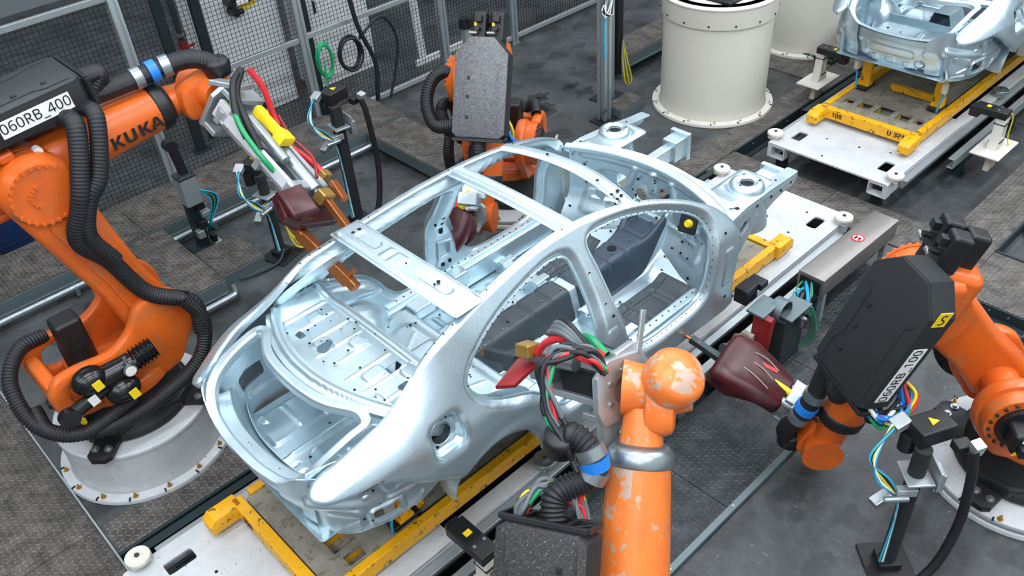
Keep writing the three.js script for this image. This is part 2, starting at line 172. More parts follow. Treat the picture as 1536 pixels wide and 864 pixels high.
// ---------------------------------------------------------------- floor plates, pit edges, walkway (children of the floor)
const floorM = scene.getObjectByName('floor');
{
  const plate = (x0, x1, z0, z1, y, m = M.tread, t = 0.012) => part('floor_plate', uvBox(box(x1 - x0 - 0.006, t, z1 - z0 - 0.006, [(x0 + x1) / 2, y + t / 2, (z0 + z1) / 2], null, 0)), m, floorM);
  const edge = (a, b, w, h, m = M.petrol) => part('edge_channel', bar(a, b, w, h), m, floorM);
  // near the camera: wide plates behind the first robot
  for (const [z0, z1] of [[-3.4, -1.4], [-1.4, 0.6], [0.6, 2.6]]) plate(-4.4, -1.95, z0, z1, 0); plate(-4.4, -1.95, -5.4, -3.42, 0);
  edge([-1.94, 0.008, -5.2], [-1.94, 0.008, 2.6], 0.016, 0.016, M.alu);
  // strip along the pit on the far side
  for (let x = -1.92; x < 14; x += 2.2) plate(x, Math.min(14, x + 2.2), -1.40, -1.09, 0);
  const chan = (x0, x1, z, s) => { part('edge_channel', [bar([x0, -0.07, z], [x1, -0.07, z], 0.012, 0.16), bar([x0, 0.004, z - s * 0.01], [x1, 0.004, z - s * 0.01], 0.03, 0.014), bar([x0, -0.145, z + s * 0.03], [x1, -0.145, z + s * 0.03], 0.06, 0.012)], M.petrol, floorM); };
  chan(-1.93, 4.85, -1.075, 1); chan(5.4, 14, -1.075, 1); chan(5.4, 14, 1.39, -1); chan(-1.93, 4.85, 1.0, -1);
  for (let x = -1.6; x < 8; x += 0.35) part('channel_bolt', cyl(0.011, 0.011, 0.012, [x, -0.05, -1.066], 'z', 8), M.steel, floorM);
  // plate between the two pits
  plate(4.86, 5.38, -1.06, 0.2, 0); plate(4.86, 5.38, 0.2, 1.38, 0);
  // darker plates between the pit and the near robots
  for (let x = -1.92; x < 4.3; x += 1.6) plate(x, Math.min(4.44, x + 1.6), 1.02, 1.76, 0, M.treadDark);
  part('edge_angle', [bar([-1.92, 0.02, 1.775], [4.44, 0.02, 1.775], 0.05, 0.04)], M.galv, floorM);
  for (let x = -1.5; x < 4.3; x += 0.7) part('edge_bolt', cyl(0.01, 0.01, 0.01, [x, 0.042, 1.775], 'y', 8), M.steel, floorM);
  // raised plates beside the second carrier
  const y1 = 0.1; for (const [a, b, c, d] of [[4.46, 6.2, 1.42, 1.86], [6.2, 9, 1.42, 1.86], [9, 12, 1.42, 1.86], [4.46, 5.22, 1.86, 3.4], [4.46, 5.22, 3.4, 5], [7.2, 9, 1.86, 3.4], [9, 12, 1.86, 3.4]]) { plate(a, b, c, d, y1); part('plate_support', box(b - a - 0.05, y1, d - c - 0.05, [(a + b) / 2, y1 / 2, (c + d) / 2], null, 0), M.petrol, floorM); }
  part('edge_channel', [bar([4.45, 0.055, 1.42], [4.45, 0.055, 5], 0.014, 0.11), bar([4.42, 0.006, 1.86], [4.42, 0.006, 5], 0.06, 0.012)], M.petrol, floorM); part('edge_channel', [bar([5.225, 0.06, 1.86], [5.225, 0.06, 5], 0.02, 0.13), bar([5.22, 0.06, 1.865], [7.2, 0.06, 1.865], 0.02, 0.13)], M.petrol, floorM);
  for (let z = 2; z < 3.6; z += 0.16) part('channel_bolt', cyl(0.009, 0.009, 0.012, [4.438, 0.07, z], 'x', 8), M.steel, floorM);
  // plates between the white pillars, with a sunk cable channel
  plate(7.45, 8.0, -3.2, -1.41, 0); plate(8.6, 9.4, -3.2, -1.41, 0); part('cable_trench', [box(0.6, 0.1, 0.02, [8.3, 0.0, -1.42]), bar([8.02, 0.03, -3.2], [8.02, 0.03, -1.42], 0.04, 0.06), bar([8.15, 0.03, -3.2], [8.15, 0.03, -1.42], 0.05, 0.05)], M.petrol, floorM);
}
// raised walkway along the fence with two spurs
function walkway(label, x0, x1, z0, z1, y, nose) {
  const t = thing('tread_walkway', label, 'walkway', [(x0 + x1) / 2, 0, (z0 + z1) / 2]); const w = x1 - x0, d = z1 - z0;
  const nx = Math.max(1, Math.round(w / 1.5)); for (let i = 0; i < nx; i++) part('plate', uvBox(box(w / nx - 0.006, 0.012, d - 0.006, [-w / 2 + w / nx * (i + 0.5), y, 0], null, 0)), M.tread, t);
  for (const s of [-1, 1]) { part('side_channel', [box(w, 0.14, 0.012, [0, y - 0.075, s * (d / 2 - 0.002)], null, 0.002), box(w, 0.014, 0.03, [0, y - 0.14, s * (d / 2 + 0.008)], null, 0.002)], M.galv, t); part('end_channel', box(0.012, 0.14, d, [s * (w / 2 - 0.002), y - 0.075, 0], null, 0.002), M.galv, t); }
  for (const sx of [-1, 1]) for (const sz of [-1, 1]) part('leg', [box(0.05, y - 0.1, 0.05, [sx * (w / 2 - 0.1), (y - 0.1) / 2, sz * (d / 2 - 0.06)], null, 0.004), box(0.12, 0.012, 0.12, [sx * (w / 2 - 0.1), 0.006, sz * (d / 2 - 0.06)], null, 0.002)], M.galv, t);
  return t;
}
// ---------------------------------------------------------------- body-in-white (x forward from the rear axle, y up from the tyre line, z to the right)
const holeDiscs = (l) => merge(l.map(([x, y, z, r, n = [0, 1, 0]]) => { const g = new THREE.CylinderGeometry(r, r, 0.004, 12); g.applyQuaternion(new THREE.Quaternion().setFromUnitVectors(V(0, 1, 0), V(...n).normalize())); g.translate(x, y, z); return g; }));
const holes = (name, l, parent, f = g => g) => { const o = part(name, f(l.length ? holeDiscs(l) : l), M.hole, parent); o.userData.kind = 'stuff'; return o; };
const zsd = y => interp(y, [0, 0.3, 0.6, 0.75, 0.85, 0.9], [0.855, 0.88, 0.9, 0.9, 0.885, 0.865]);
function sideYZ(x, s) {
  const cab = s <= 0.9 ? [s, zsd(s)] : [0.9 + (s - 0.9) / 1.18, 0.865 - (s - 0.9) / 1.18 * 0.6];
  let trk = [s, zsd(Math.min(s, 0.9))];
  if (s > 0.86) { const t = clamp((s - 0.86) / 0.42, 0, 1.1); trk = [0.86 + 0.16 * Math.sin(Math.min(t, 1) * PI / 2), 0.882 - 0.25 * Math.pow(t, 1.7)]; }
  const w = ss(-0.85, -0.15, x);
  let y = lerp(trk[0], cab[0], w), z = lerp(trk[1], cab[1], w);
  if (x < -0.35) z -= 0.30 * (x + 0.35) ** 2;
  if (x > 1.9) z -= 0.04 * (x - 1.9) ** 2;
  if (x < -0.6 && s > 0.86) y -= 0.28 * ss(-0.7, -1.25, x) * (s - 0.5);
  return [y, z];
}
const zCorner = x => interp(x, [-1.15, -1.06, -0.92, -0.72, -0.5, -0.36], [0.5, 0.6, 0.71, 0.775, 0.805, 0.83]);
const sOf = y => y <= 0.9 ? y : 0.9 + (y - 0.9) * 1.18;
const toS = l => l.map(([x, y]) => [x, sOf(y)]);
const sideOuter = poly([[2.46, 0.13], [2.42, 0.3], [2.415, 0.6], [2.41, 0.86], [2.3, sOf(1.03)], [2.11, sOf(1.155)], [1.93, sOf(1.245)], [1.6, sOf(1.36)], [1.26, sOf(1.43)], [0.98, sOf(1.455)], [0.64, sOf(1.445)], [0.23, sOf(1.39)], [-0.02, sOf(1.34)], [-0.3, 1.345], [-0.5, 1.27], [-0.68, 1.21], [-0.9, 1.18], [-1.03, 1.17], [-1.11, 1.11], [-1.135, 1.02], [-1.09, 0.93], [-0.95, 0.87], [-0.8, 0.835], [-0.67, 0.775], [-0.56, 0.69], [-0.42, 0.6], [-0.34, 0.535], [-0.29, 0.525], [-0.23, 0.56], [-0.13, 0.6], [-0.03, 0.61], [0.09, 0.575], [0.21, 0.49], [0.31, 0.37], [0.36, 0.26], [0.375, 0.15], [0.5, 0.13], [1.2, 0.14], [1.9, 0.135]]);
const frontDoor = poly(toS([[1.15, 1.335], [1.43, 1.315], [1.68, 1.255], [1.88, 1.18], [2.02, 1.11], [2.10, 1.04], [2.125, 0.96], [2.09, 0.78], [2.06, 0.57], [2.0, 0.45], [1.71, 0.41], [1.42, 0.42], [1.3, 0.46], [1.2, 0.6], [1.155, 0.78], [1.12, 0.9], [1.115, 1.04], [1.11, 1.17], [1.1, 1.27], [1.11, 1.315]]));
const rearDoor = poly(toS([[-0.09, 1.03], [-0.03, 1.1], [0.1, 1.17], [0.2, 1.212], [0.34, 1.255], [0.51, 1.292], [0.68, 1.32], [0.82, 1.325], [0.9, 1.3], [0.92, 1.2], [0.92, 1.1], [0.915, 1.0], [0.9, 0.9], [0.88, 0.7], [0.85, 0.5], [0.76, 0.42], [0.6, 0.42], [0.5, 0.5], [0.42, 0.63], [0.3, 0.75], [0.1, 0.85], [-0.04, 0.94]]));
const fillerHole = sRect(-0.355, 0.885, 0.225, 0.23, 0.06);
const archD = (x, y) => Math.abs(Math.hypot((x - 0.03) / 1.0, (y - 0.24) / 1.05) - 0.37);
function sideFrame(right) {
  const sd = right ? cut(sideOuter, frontDoor, rearDoor, fillerHole) : cut(sideOuter, frontDoor, rearDoor);
  const dOpen = (x, s) => Math.min(frontDoor(x, s), rearDoor(x, s));
  const pillar = (x, s) => clamp(ss(-0.35, 0.0, x) + ss(1.24, 1.36, s) * ss(-0.7, -0.4, x));
  return sheet({
    u: [-1.2, 2.5, 230], v: [0.08, 1.6, 96], sdf: sd, flip: !right,
    pos: (x, s) => { const [y, z] = sideYZ(x, s); return [x, y, right ? z : -z]; },
    top: (x, s, d) => 0.035 * ss(0.018, 0.055, dOpen(x, s)) - 0.022 * (1 - ss(0, 0.03, d)) * ss(-0.4, 0, x) + 0.014 * (1 - ss(0.01, 0.07, archD(x, s))) * (s < 0.7 ? 1 : 0) - 0.012 * (1 - ss(0, 0.02, d)) + (dOpen(x, s) < 0.1 ? 0 : 0),
    bot: (x, s, d) => -0.014 - 0.075 * ss(0.022, 0.06, d) * pillar(x, s),
  });
}
function makeCar(label) {
  const car = thing('car_body_shell', label, 'car body', [0, 0.55, 0]);
  const Z = M.zinc;
  const fr = part('side_frame', sideFrame(true), Z, car), fl = part('side_frame', sideFrame(false), Z, car);
  // hinge pillar plates and weld-flange holes along the door openings
  const dots = [];
  for (const side of [1, -1]) for (const pl of [[[1.15, 1.335], [1.43, 1.315], [1.68, 1.255], [1.88, 1.18], [2.02, 1.11], [2.10, 1.04], [2.125, 0.96], [2.09, 0.78], [2.06, 0.57], [2.0, 0.45], [1.71, 0.41], [1.42, 0.42], [1.3, 0.46]], [[-0.09, 1.03], [0.1, 1.17], [0.34, 1.255], [0.68, 1.32], [0.82, 1.325]]]) {
    const c = new THREE.CatmullRomCurve3(pl.map(([x, y]) => V(x, sOf(y), 0)), false, 'centripetal'); const n = Math.round(c.getLength() / 0.055);
    for (let i = 0; i <= n; i++) { const q = c.getPointAt(i / n), cxm = pl[0][0] > 1 ? [1.6, 0.9] : [0.5, 0.95]; const dx = q.x - cxm[0], dy = q.y - cxm[1], l = Math.hypot(dx, dy); const X = q.x + dx / l * 0.012, S = q.y + dy / l * 0.012, [y, z] = sideYZ(X, S); dots.push([X, y, side * (z + 0.004), 0.0045, [0, 0.45, side]]); }
  }
  holes('flange_holes', dots, fr);
  const bh = [[2.27, 0.75], [2.27, 0.5], [2.3, 0.3], [2.24, 0.9], [1.01, 0.98], [1.03, 0.9], [1.0, 0.66], [1.0, 0.6], [1.02, 0.5], [0.99, 1.18]];
  holes('pillar_holes', bh.flatMap(([x, y]) => { const [yy, z] = sideYZ(x, sOf(y)); return [[x, yy, z + 0.037, 0.014, [0, 0.2, 1]]]; }), fr);
  part('pillar_panel', [2.27, 1.0].map((x, i) => { const g = sheet({ u: [x - 0.07, x + 0.07, 14], v: [0.4, i ? 0.86 : 0.8, 24], sdf: sRect(x, i ? 0.63 : 0.6, 0.12, i ? 0.42 : 0.36, 0.03), pos: (a, s) => { const [y, z] = sideYZ(a, s); return [a, y, z + 0.03]; }, top: (a, b, d) => 0.014 * ss(0, 0.02, d), bot: () => 0 }); return g; }), Z, fr);
  // fuel filler pocket
  { const [fy, fz] = sideYZ(-0.36, 0.885); const g = part('fuel_filler_pocket', [sheet({ u: [-0.5, -0.22, 40], v: [0.75, 1.02, 40], sdf: cut(sRect(-0.355, 0.885, 0.245, 0.25, 0.065), sCirc(-0.365, 0.885, 0.07)), pos: (x, s) => { const [y, z] = sideYZ(x, s); return [x, y, z - 0.004]; }, top: (x, s, d) => -0.045 * ss(0.004, 0.04, -sRect(-0.355, 0.885, 0.245, 0.25, 0.065)(x, s)), bot: (x, s) => -0.006 - 0.045 * ss(0.004, 0.04, -sRect(-0.355, 0.885, 0.245, 0.25, 0.065)(x, s)) }), place(new THREE.TorusGeometry(0.074, 0.006, 8, 28), [-0.365, fy, fz - 0.042], [-0.2, 0, 0])], Z, fr);
    part('filler_tube', [lathe([[0.07, 0], [0.068, -0.05], [0.055, -0.1], [0.001, -0.1]], [-0.365, fy, fz - 0.048], [PI / 2 - 0.15, 0, 0], 24)], M.darkSteel, g); holes('filler_hole', [[-0.41, fy - 0.075, fz - 0.03, 0.011, [0, 0.2, 1]], [-0.31, fy + 0.075, fz - 0.055, 0.007, [0, 0.2, 1]]], g); }
  // roof cross members
  const bow = (name, x0, x1, y, hw, crown, curve, embs, thick = 0.035) => part(name, sheet({ u: [x0 - 0.12, x1 + 0.12, Math.round((x1 - x0 + 0.24) / 0.009)], v: [-hw, hw, Math.round(hw * 2 / 0.014)], sdf: (x, z) => { const c = curve * (1 - (z / hw) ** 2); return Math.max(x0 + c - x, x - x1 - c, Math.abs(z) - hw + 0.002); }, flip: false, pos: (x, z) => [x, y + crown * (1 - (z / hw) ** 2), -z], top: (x, z, d) => 0.018 * ss(0.012, 0.03, d) + embs(x - curve * (1 - (z / hw) ** 2), z), bot: (x, z, d) => -0.004 - thick * 0 + 0.012 * ss(0.012, 0.03, d) }), Z, car);
  const rh = bow('rear_roof_header', -0.005, 0.225, 1.385, 0.63, 0.025, -0.02, emboss([[sRect(0.12, -0.32, 0.07, 0.26, 0.03), -0.012, 0.008], [sRect(0.12, 0.34, 0.07, 0.22, 0.03), -0.012, 0.008], [sRect(0.11, 0.02, 0.1, 0.1, 0.012), 0.01, 0.006], [sRect(0.11, 0.12, 0.1, 0.05, 0.012), 0.01, 0.006], [sRect(0.2, 0, 0.012, 1.1, 0.005), 0.008, 0.006], [sRect(0.03, 0, 0.012, 1.1, 0.005), -0.008, 0.006]]));
  holes('header_holes', [[0.12, 1.418, 0.33, 0.013], [0.09, 1.416, 0.33, 0.008], [0.14, 1.41, -0.49, 0.014], [0.09, 1.41, -0.49, 0.012], [0.1, 1.427, 0.05, 0.006], [0.02, 1.41, 0.2, 0.005], [0.02, 1.41, -0.2, 0.005], [0.06, 1.4, 0.55, 0.016], [0.16, 1.4, 0.55, 0.014]].map(a => [a[0], a[1] + 0.004, a[2], a[3]]), rh);
  bow('roof_bow', 0.93, 1.08, 1.43, 0.58, 0.02, 0, (x, z) => 0.012 * (Math.exp(-(((x - 0.975) / 0.014) ** 2)) + Math.exp(-(((x - 1.035) / 0.014) ** 2))) - 0.006 * Math.exp(-(((x - 1.005) / 0.015) ** 2)));
  const fh = bow('front_roof_header', 1.45, 1.57, 1.375, 0.62, 0.03, 0.1, (x, z) => 0);
  holes('header_holes', [[1.55, 1.428, 0.3, 0.012], [1.56, 1.41, 0.47, 0.013], [1.5, 1.41, 0.47, 0.012], [1.54, 1.405, 0.52, 0.012], [1.49, 1.405, 0.53, 0.012], [1.58, 1.43, -0.2, 0.012]].map(a => [a[0], a[1] + 0.004, a[2], a[3]]), fh);
  // rear window frame and parcel shelf
  const rwx = z => -0.70 + 0.17 * (z / 0.62) ** 2;
  part('rear_window_frame', sheet({ u: [-0.85, -0.4, 44], v: [-0.68, 0.68, 80], sdf: (x, z) => Math.max(Math.abs(x - rwx(z)) - 0.055, Math.abs(z) - 0.665), pos: (x, z) => [x, 1.03 + 0.035 * (1 - (z / 0.66) ** 2) + 0.05 * ss(-0.04, 0.05, x - rwx(z)) * 0.3, -z], top: (x, z, d) => 0.02 * ss(-0.02, -0.008, x - rwx(z)) * (1 - ss(0.008, 0.03, x - rwx(z))) - 0.012 * ss(0.02, 0.04, x - rwx(z)), bot: () => -0.03 }), Z, car);
  const sh = [];
  for (const z of [-0.5, -0.36, -0.2, -0.04, 0.1, 0.25, 0.4, 0.53]) sh.push([sRect(-0.36 + (rnd() - 0.5) * 0.05, z, rr(0.22, 0.34), 0.011, 0.005), 0.009, 0.006]);
  sh.push([sRect(-0.4, -0.28, 0.14, 0.1, 0.03), 0.012, 0.008], [sRect(-0.3, 0.02, 0.1, 0.12, 0.05), 0.014, 0.012], [sRect(-0.45, 0.18, 0.1, 0.1, 0.03), 0.01, 0.006], [sRect(-0.24, -0.42, 0.1, 0.13, 0.05), 0.014, 0.012], [sRect(-0.52, -0.46, 0.08, 0.07, 0.01), 0.008, 0.005], [sRect(-0.34, 0.45, 0.09, 0.08, 0.01), 0.008, 0.005]);
  const shE = emboss(sh.map(([f, h, b]) => [f, h * 1.6, b]));
  const shelf = part('parcel_shelf', sheet({ u: [-0.72, -0.08, 84], v: [-0.68, 0.68, 160], sdf: cut((x, z) => Math.max(rwx(z) + 0.03 - x, x + 0.13, Math.abs(z) - 0.67), sRect(-0.46, -0.13, 0.11, 0.075, 0.015), sRect(-0.27, 0.32, 0.12, 0.07, 0.02), sRect(-0.33, 0.49, 0.085, 0.07, 0.02), sRect(-0.5, -0.36, 0.05, 0.07, 0.012)), pos: (x, z) => [x, 0.985 + 0.02 * (1 - (z / 0.66) ** 2) + 0.05 * ss(0.5, 0.67, Math.abs(z)), z], flip: true, top: (x, z, d) => shE(x, -z) + 0.02 * ss(-0.19, -0.175, x) * (1 - ss(-0.15, -0.14, x)), bot: (x, z) => shE(x, -z) - 0.004 }), Z, car);
  const sd = []; for (let i = 0; i < 26; i++) sd.push([rr(-0.6, -0.18), 1.018, rr(-0.55, 0.6), rr(0.004, 0.009)]);
  holes('shelf_holes', sd, shelf);
  part('seat_back_beam', [box(0.05, 0.06, 1.3, [-0.14, 0.965, 0]), box(0.03, 0.1, 1.28, [-0.11, 0.91, 0]), box(0.03, 0.12, 1.25, [-0.04, 0.45, 0], [0, 0, -0.1])], Z, car);
  // rear floor, spare wheel tray, tail
  const tr = []; for (let i = 0; i < 7; i++) tr.push([sRect(-0.97 + 0.0 * i, -0.1 + i * 0.085, 0.16, 0.02, 0.01), -0.01, 0.008]);
  tr.push([sRect(-0.55, 0.22, 0.5, 0.5, 0.09), -0.06, 0.03], [sRect(-0.72, -0.38, 0.4, 0.3, 0.02), 0.012, 0.008], [sRect(-0.7, -0.38, 0.03, 0.24, 0.01), 0.008, 0.006], [sRect(-0.85, -0.5, 0.03, 0.12, 0.01), 0.008, 0.006], [sRect(-0.6, -0.09, 0.8, 0.03, 0.012), 0.02, 0.012]);
  for (let i = 0; i < 6; i++) tr.push([sRect(-0.72 + (i % 2) * 0.22, 0.06 + Math.floor(i / 2) * 0.15, 0.15, 0.07, 0.03), 0.012, 0.008]);
  const trE = emboss(tr.map(([f, h, b]) => [f, h * 1.5, b]));
  const tf = part('trunk_floor', sheet({ u: [-1.16, 0.1, 120], v: [-0.62, 0.62, 110], sdf: cut(sRect(-0.53, 0, 1.2, 1.2, 0.03), sCirc(-0.42, 0.27, 0.04), sCirc(-0.8, 0.42, 0.045)), pos: (x, z) => [x, 0.4 + 0.04 * ss(-0.5, 0, x), z], flip: true, top: (x, z) => trE(x, z), bot: (x, z) => trE(x, z) - 0.005 }), Z, car);
  holes('floor_plugs', Array.from({ length: 16 }, () => [rr(-1.05, -0.2), 0.425, rr(-0.5, 0.5), rr(0.006, 0.016)]), tf);
  // trunk aperture flange: a folded strip round the whole opening
  const ringHalf = [[-0.765, 1.062, 0], [-0.735, 1.06, 0.28], [-0.63, 1.045, 0.5], [-0.66, 1.02, 0.6], [-0.8, 0.995, 0.605], [-0.95, 0.945, 0.59], [-1.08, 0.872, 0.55], [-1.165, 0.8, 0.45], [-1.215, 0.77, 0.22], [-1.225, 0.765, 0]];
  const ringPts = [...ringHalf, ...ringHalf.slice(1, -1).reverse().map(([x, y, z]) => [x, y, -z])].map(q => V(...q));
  const ring = new THREE.CatmullRomCurve3(ringPts, true, 'centripetal'); const RL = ring.getSpacedPoints(160);
  const ringAt = t => { const f = ((t % 1) + 1) % 1 * 160, i = Math.floor(f); return RL[i].clone().lerp(RL[(i + 1) % 161], f - i); };
  part('trunk_aperture_flange', sheet({ u: [-0.004, 1.004, 180], v: [-0.002, 0.1, 16], sdf: (t, w) => Math.max(-w, w - 0.09), pos: (t, w) => { const p = ringAt(t), d = V(-0.92 - p.x, 0, -p.z); const tn = ringAt(t + 0.003).sub(ringAt(t - 0.003)).normalize(); const inn = V(0, 1, 0).cross(tn).normalize(); if (inn.dot(d) < 0) inn.negate(); const q = w < 0.05 ? w : 0.05 + (w - 0.05) * 0.3; return [p.x + inn.x * q, p.y + 0.012 - 0.05 * ss(0.045, 0.09, w), p.z + inn.z * q]; }, top: (t, w) => 0.008 * Math.exp(-(((w - 0.012) / 0.008) ** 2)), bot: () => -0.006 }), Z, car);
  // tail panel: sloped inner lip and the outer face tucked under it
  const tx = z => -1.215 + 0.12 * (Math.abs(z) / 0.55) ** 2.4;
  const tailE = emboss([[sRect(0, 0.6, 0.5, 0.1, 0.04), 0.012, 0.01], [sCirc(0.3, 0.5, 0.045), 0.016, 0.006], [sCirc(-0.3, 0.5, 0.045), 0.016, 0.006], [sCirc(0.36, 0.64, 0.03), 0.014, 0.006], [sCirc(-0.36, 0.64, 0.03), 0.014, 0.006], [sRect(0, 0.7, 0.95, 0.02, 0.01), 0.01, 0.006], [sRect(0.18, 0.46, 0.08, 0.08, 0.02), 0.012, 0.006], [sRect(-0.18, 0.46, 0.08, 0.08, 0.02), 0.012, 0.006], [sRect(0, 0.48, 0.1, 0.06, 0.02), 0.012, 0.006]]), lipE = emboss([[sRect(0.28, 0.075, 0.09, 0.05, 0.01), 0.007, 0.004], [sRect(-0.05, 0.075, 0.08, 0.05, 0.01), 0.007, 0.004], [sRect(-0.3, 0.07, 0.09, 0.05, 0.01), 0.007, 0.004]]);
  const tail = part('tail_panel', [
    sheet({ u: [-0.6, 0.6, 100], v: [0.24, 0.8, 50], sdf: cut((z, y) => Math.max(0.41 - 0.03 * Math.cos(z * 9) - y, y - 0.765 - 0.02 * (Math.abs(z) / 0.5) ** 3, Math.abs(z) - 0.58), sRect(0.42, 0.52, 0.07, 0.09, 0.012), sRect(-0.42, 0.52, 0.07, 0.09, 0.012)), pos: (z, y) => [tx(z) + 0.2 * ss(0.8, 0.2, y), y, z], top: tailE, bot: () => -0.006 }),
    sheet({ u: [-0.56, 0.56, 80], v: [0, 0.22, 24], sdf: (z, t) => Math.max(Math.abs(z) - 0.54, t - 0.19, 0.03 - t), pos: (z, t) => [tx(z) + t + 0.01, 0.768 - 0.25 * t - 2.6 * Math.max(0, t - 0.12), z], flip: true, top: lipE, bot: () => -0.005 }),
    sheet({ u: [-0.54, 0.54, 60], v: [0.38, 0.72, 26], sdf: (z, y) => Math.max(Math.abs(z) - 0.53, 0.39 - y, y - 0.6), pos: (z, y) => [tx(z) + 0.2 + 0.05 * (0.7 - y), y, z], flip: true, bot: () => -0.005 })], Z, car);
  holes('lip_holes', [[-1.11, 0.752, 0.3, 0.008], [-1.11, 0.752, 0.26, 0.008], [-1.13, 0.752, -0.05, 0.008], [-1.13, 0.752, -0.02, 0.008], [-1.11, 0.752, -0.3, 0.009], [-1.07, 0.752, -0.42, 0.009]], tail);
  // side trays under the trunk gutters, tail lamp pockets, lower corner panels
  for (const s of [1, -1]) {
    const q = g => s > 0 ? g : mir(g);
    const wellE = emboss([[sRect(-0.72, 0.62, 0.26, 0.2, 0.04), -0.02, 0.015], [sRect(-0.4, 0.6, 0.14, 0.3, 0.05), 0.02, 0.02], [sRect(-0.95, 0.55, 0.04, 0.3, 0.015), 0.012, 0.01]]);
    part('trunk_side_panel', q(sheet({ u: [-1.12, -0.1, 80], v: [0.38, 0.98, 46], sdf: cut((x, y) => Math.max(Math.abs(x + 0.61) - 0.49, 0.4 - y, y - 0.95), sRect(-0.78, 0.66, 0.2, 0.13, 0.03, 0.08)), pos: (x, y) => [x, y, 0.64 - 0.1 * ss(-0.7, -1.12, x) + 0.06 * (y - 0.4)], flip: true, top: (x, y) => wellE(x, y), bot: (x, y) => wellE(x, y) - 0.006 })), Z, car);
    // tail lamp pocket: sunk panel wrapping the corner under the quarter panel
    const pc = new THREE.CatmullRomCurve3([[-0.5, 0, 0.8], [-0.72, 0, 0.775], [-0.92, 0, 0.71], [-1.06, 0, 0.6], [-1.15, 0, 0.5], [-1.2, 0, 0.34]].map(a => V(...a)));
    const lampE = emboss([[sCirc(0.5, 0.8, 0.035), -0.016, 0.01], [sRect(0.5, 0.66, 0.5, 0.07, 0.03, 0.18), 0.03, 0.03], [sCirc(0.36, 0.78, 0.022), 0.012, 0.008], [sRect(0.22, 0.72, 0.05, 0.18, 0.02, -0.3), 0.02, 0.016], [sCirc(0.66, 0.6, 0.03), 0.012, 0.01]]);
    part('tail_lamp_panel', q(sheet({ u: [0.1, 0.98, 60], v: [0.42, 0.93, 50], sdf: (t, y) => Math.max(lerp(0.66, 0.40, ss(0.15, 0.6, t)) - y, y - lerp(0.79, 0.9, ss(0.15, 0.5, t)) + 0.1 * ss(0.75, 0.98, t), 0.12 - t, t - 0.96), flip: true, pos: (t, y) => { const p = pc.getPoint(clamp(t)); const k = 0.1 * ss(0.72, 0.45, y); return [p.x + k * t, y, p.z - k * (1 - t) * 0.6]; }, top: lampE, bot: () => -0.006 })), Z, car);
    const cp = part('rear_corner_panel', q(sheet({ u: [-1.12, -0.36, 84], v: [0.2, 0.78, 64], sdf: cut(poly([[-1.1, 0.7], [-1.09, 0.5], [-1.05, 0.4], [-1.0, 0.355], [-0.75, 0.34], [-0.52, 0.39], [-0.43, 0.475], [-0.38, 0.575], [-0.55, 0.69], [-0.72, 0.75], [-0.9, 0.72]], false), sRect(-0.76, 0.49, 0.16, 0.1, 0.02, 0.1)), pos: (x, y) => [x, y, zCorner(x) - 0.05 * ss(0.5, 0.25, y)], top: (x, y, d) => emboss([[sRect(-0.62, 0.65, 0.26, 0.016, 0.006, -0.1), 0.016, 0.006], [sRect(-0.62, 0.595, 0.26, 0.016, 0.006, -0.1), 0.016, 0.006], [sRect(-0.76, 0.49, 0.21, 0.15, 0.03, 0.1), 0.018, 0.006], [sCirc(-0.86, 0.67, 0.03), 0.016, 0.008], [sRect(-0.97, 0.42, 0.12, 0.014, 0.006, 0.1), 0.014, 0.006], [sRect(-0.96, 0.48, 0.09, 0.014, 0.006, 0.5), 0.014, 0.006], [sRect(-0.56, 0.46, 0.014, 0.12, 0.006, -0.5), 0.014, 0.006], [sRect(-0.97, 0.6, 0.16, 0.07, 0.03, -0.5), 0.02, 0.015]])(x, y) - 0.03 * (1 - ss(0, 0.025, d)) * 0.5, bot: () => -0.02 })), Z, car);
    holes('panel_holes', [[-0.5, 0.66], [-0.6, 0.7], [-0.7, 0.72], [-0.82, 0.72], [-0.8, 0.6], [-0.9, 0.52], [-0.86, 0.48]].map(([x, y]) => [x, y, zCorner(x) + 0.012, 0.008, [0, 0.1, 1]]), cp, q);
    // wheelhouse dome
    part('wheelhouse', q(sheet({ u: [0, PI, 40], v: [0, 0.36, 24], sdf: (a, t) => Math.max(-t, t - 0.34, 0.12 - a, a - PI + 0.12), pos: (a, t) => { const r = 0.39 * Math.pow(1 - Math.pow(t / 0.36, 2.6), 0.42); return [0.03 + Math.cos(a) * r, 0.24 + Math.sin(a) * r, 0.86 - t]; }, top: (a, t) => 0.008 * Math.exp(-(((a - 1.2) / 0.06) ** 2)) + 0.008 * Math.exp(-(((a - 1.9) / 0.06) ** 2)), bot: () => -0.006 })), Z, car);
    // inner C pillar panel
    part('pillar_inner', q(sheet({ u: [-0.5, 0.45, 70], v: [0.6, 1.35, 60], sdf: cut(poly([[-0.48, 0.98], [-0.46, 1.1], [-0.3, 1.2], [0.02, 1.28], [0.2, 1.24], [0.06, 1.15], [-0.07, 1.08], [-0.12, 1.0], [0.0, 0.88], [0.25, 0.77], [0.38, 0.62], [0.2, 0.64], [-0.2, 0.74], [-0.4, 0.85]], true), sRect(-0.2, 1.06, 0.05, 0.045, 0.008), sRect(-0.27, 1.06, 0.04, 0.045, 0.008)), pos: (x, y) => [x, y, sideYZ(x, sOf(y))[1] - 0.085 - 0.05 * ss(0.95, 0.65, y)], top: (x, y, d) => -0.0, bot: (x, y, d) => -0.006 - 0.025 * ss(0.01, 0.05, d), flip: false })), Z, car);
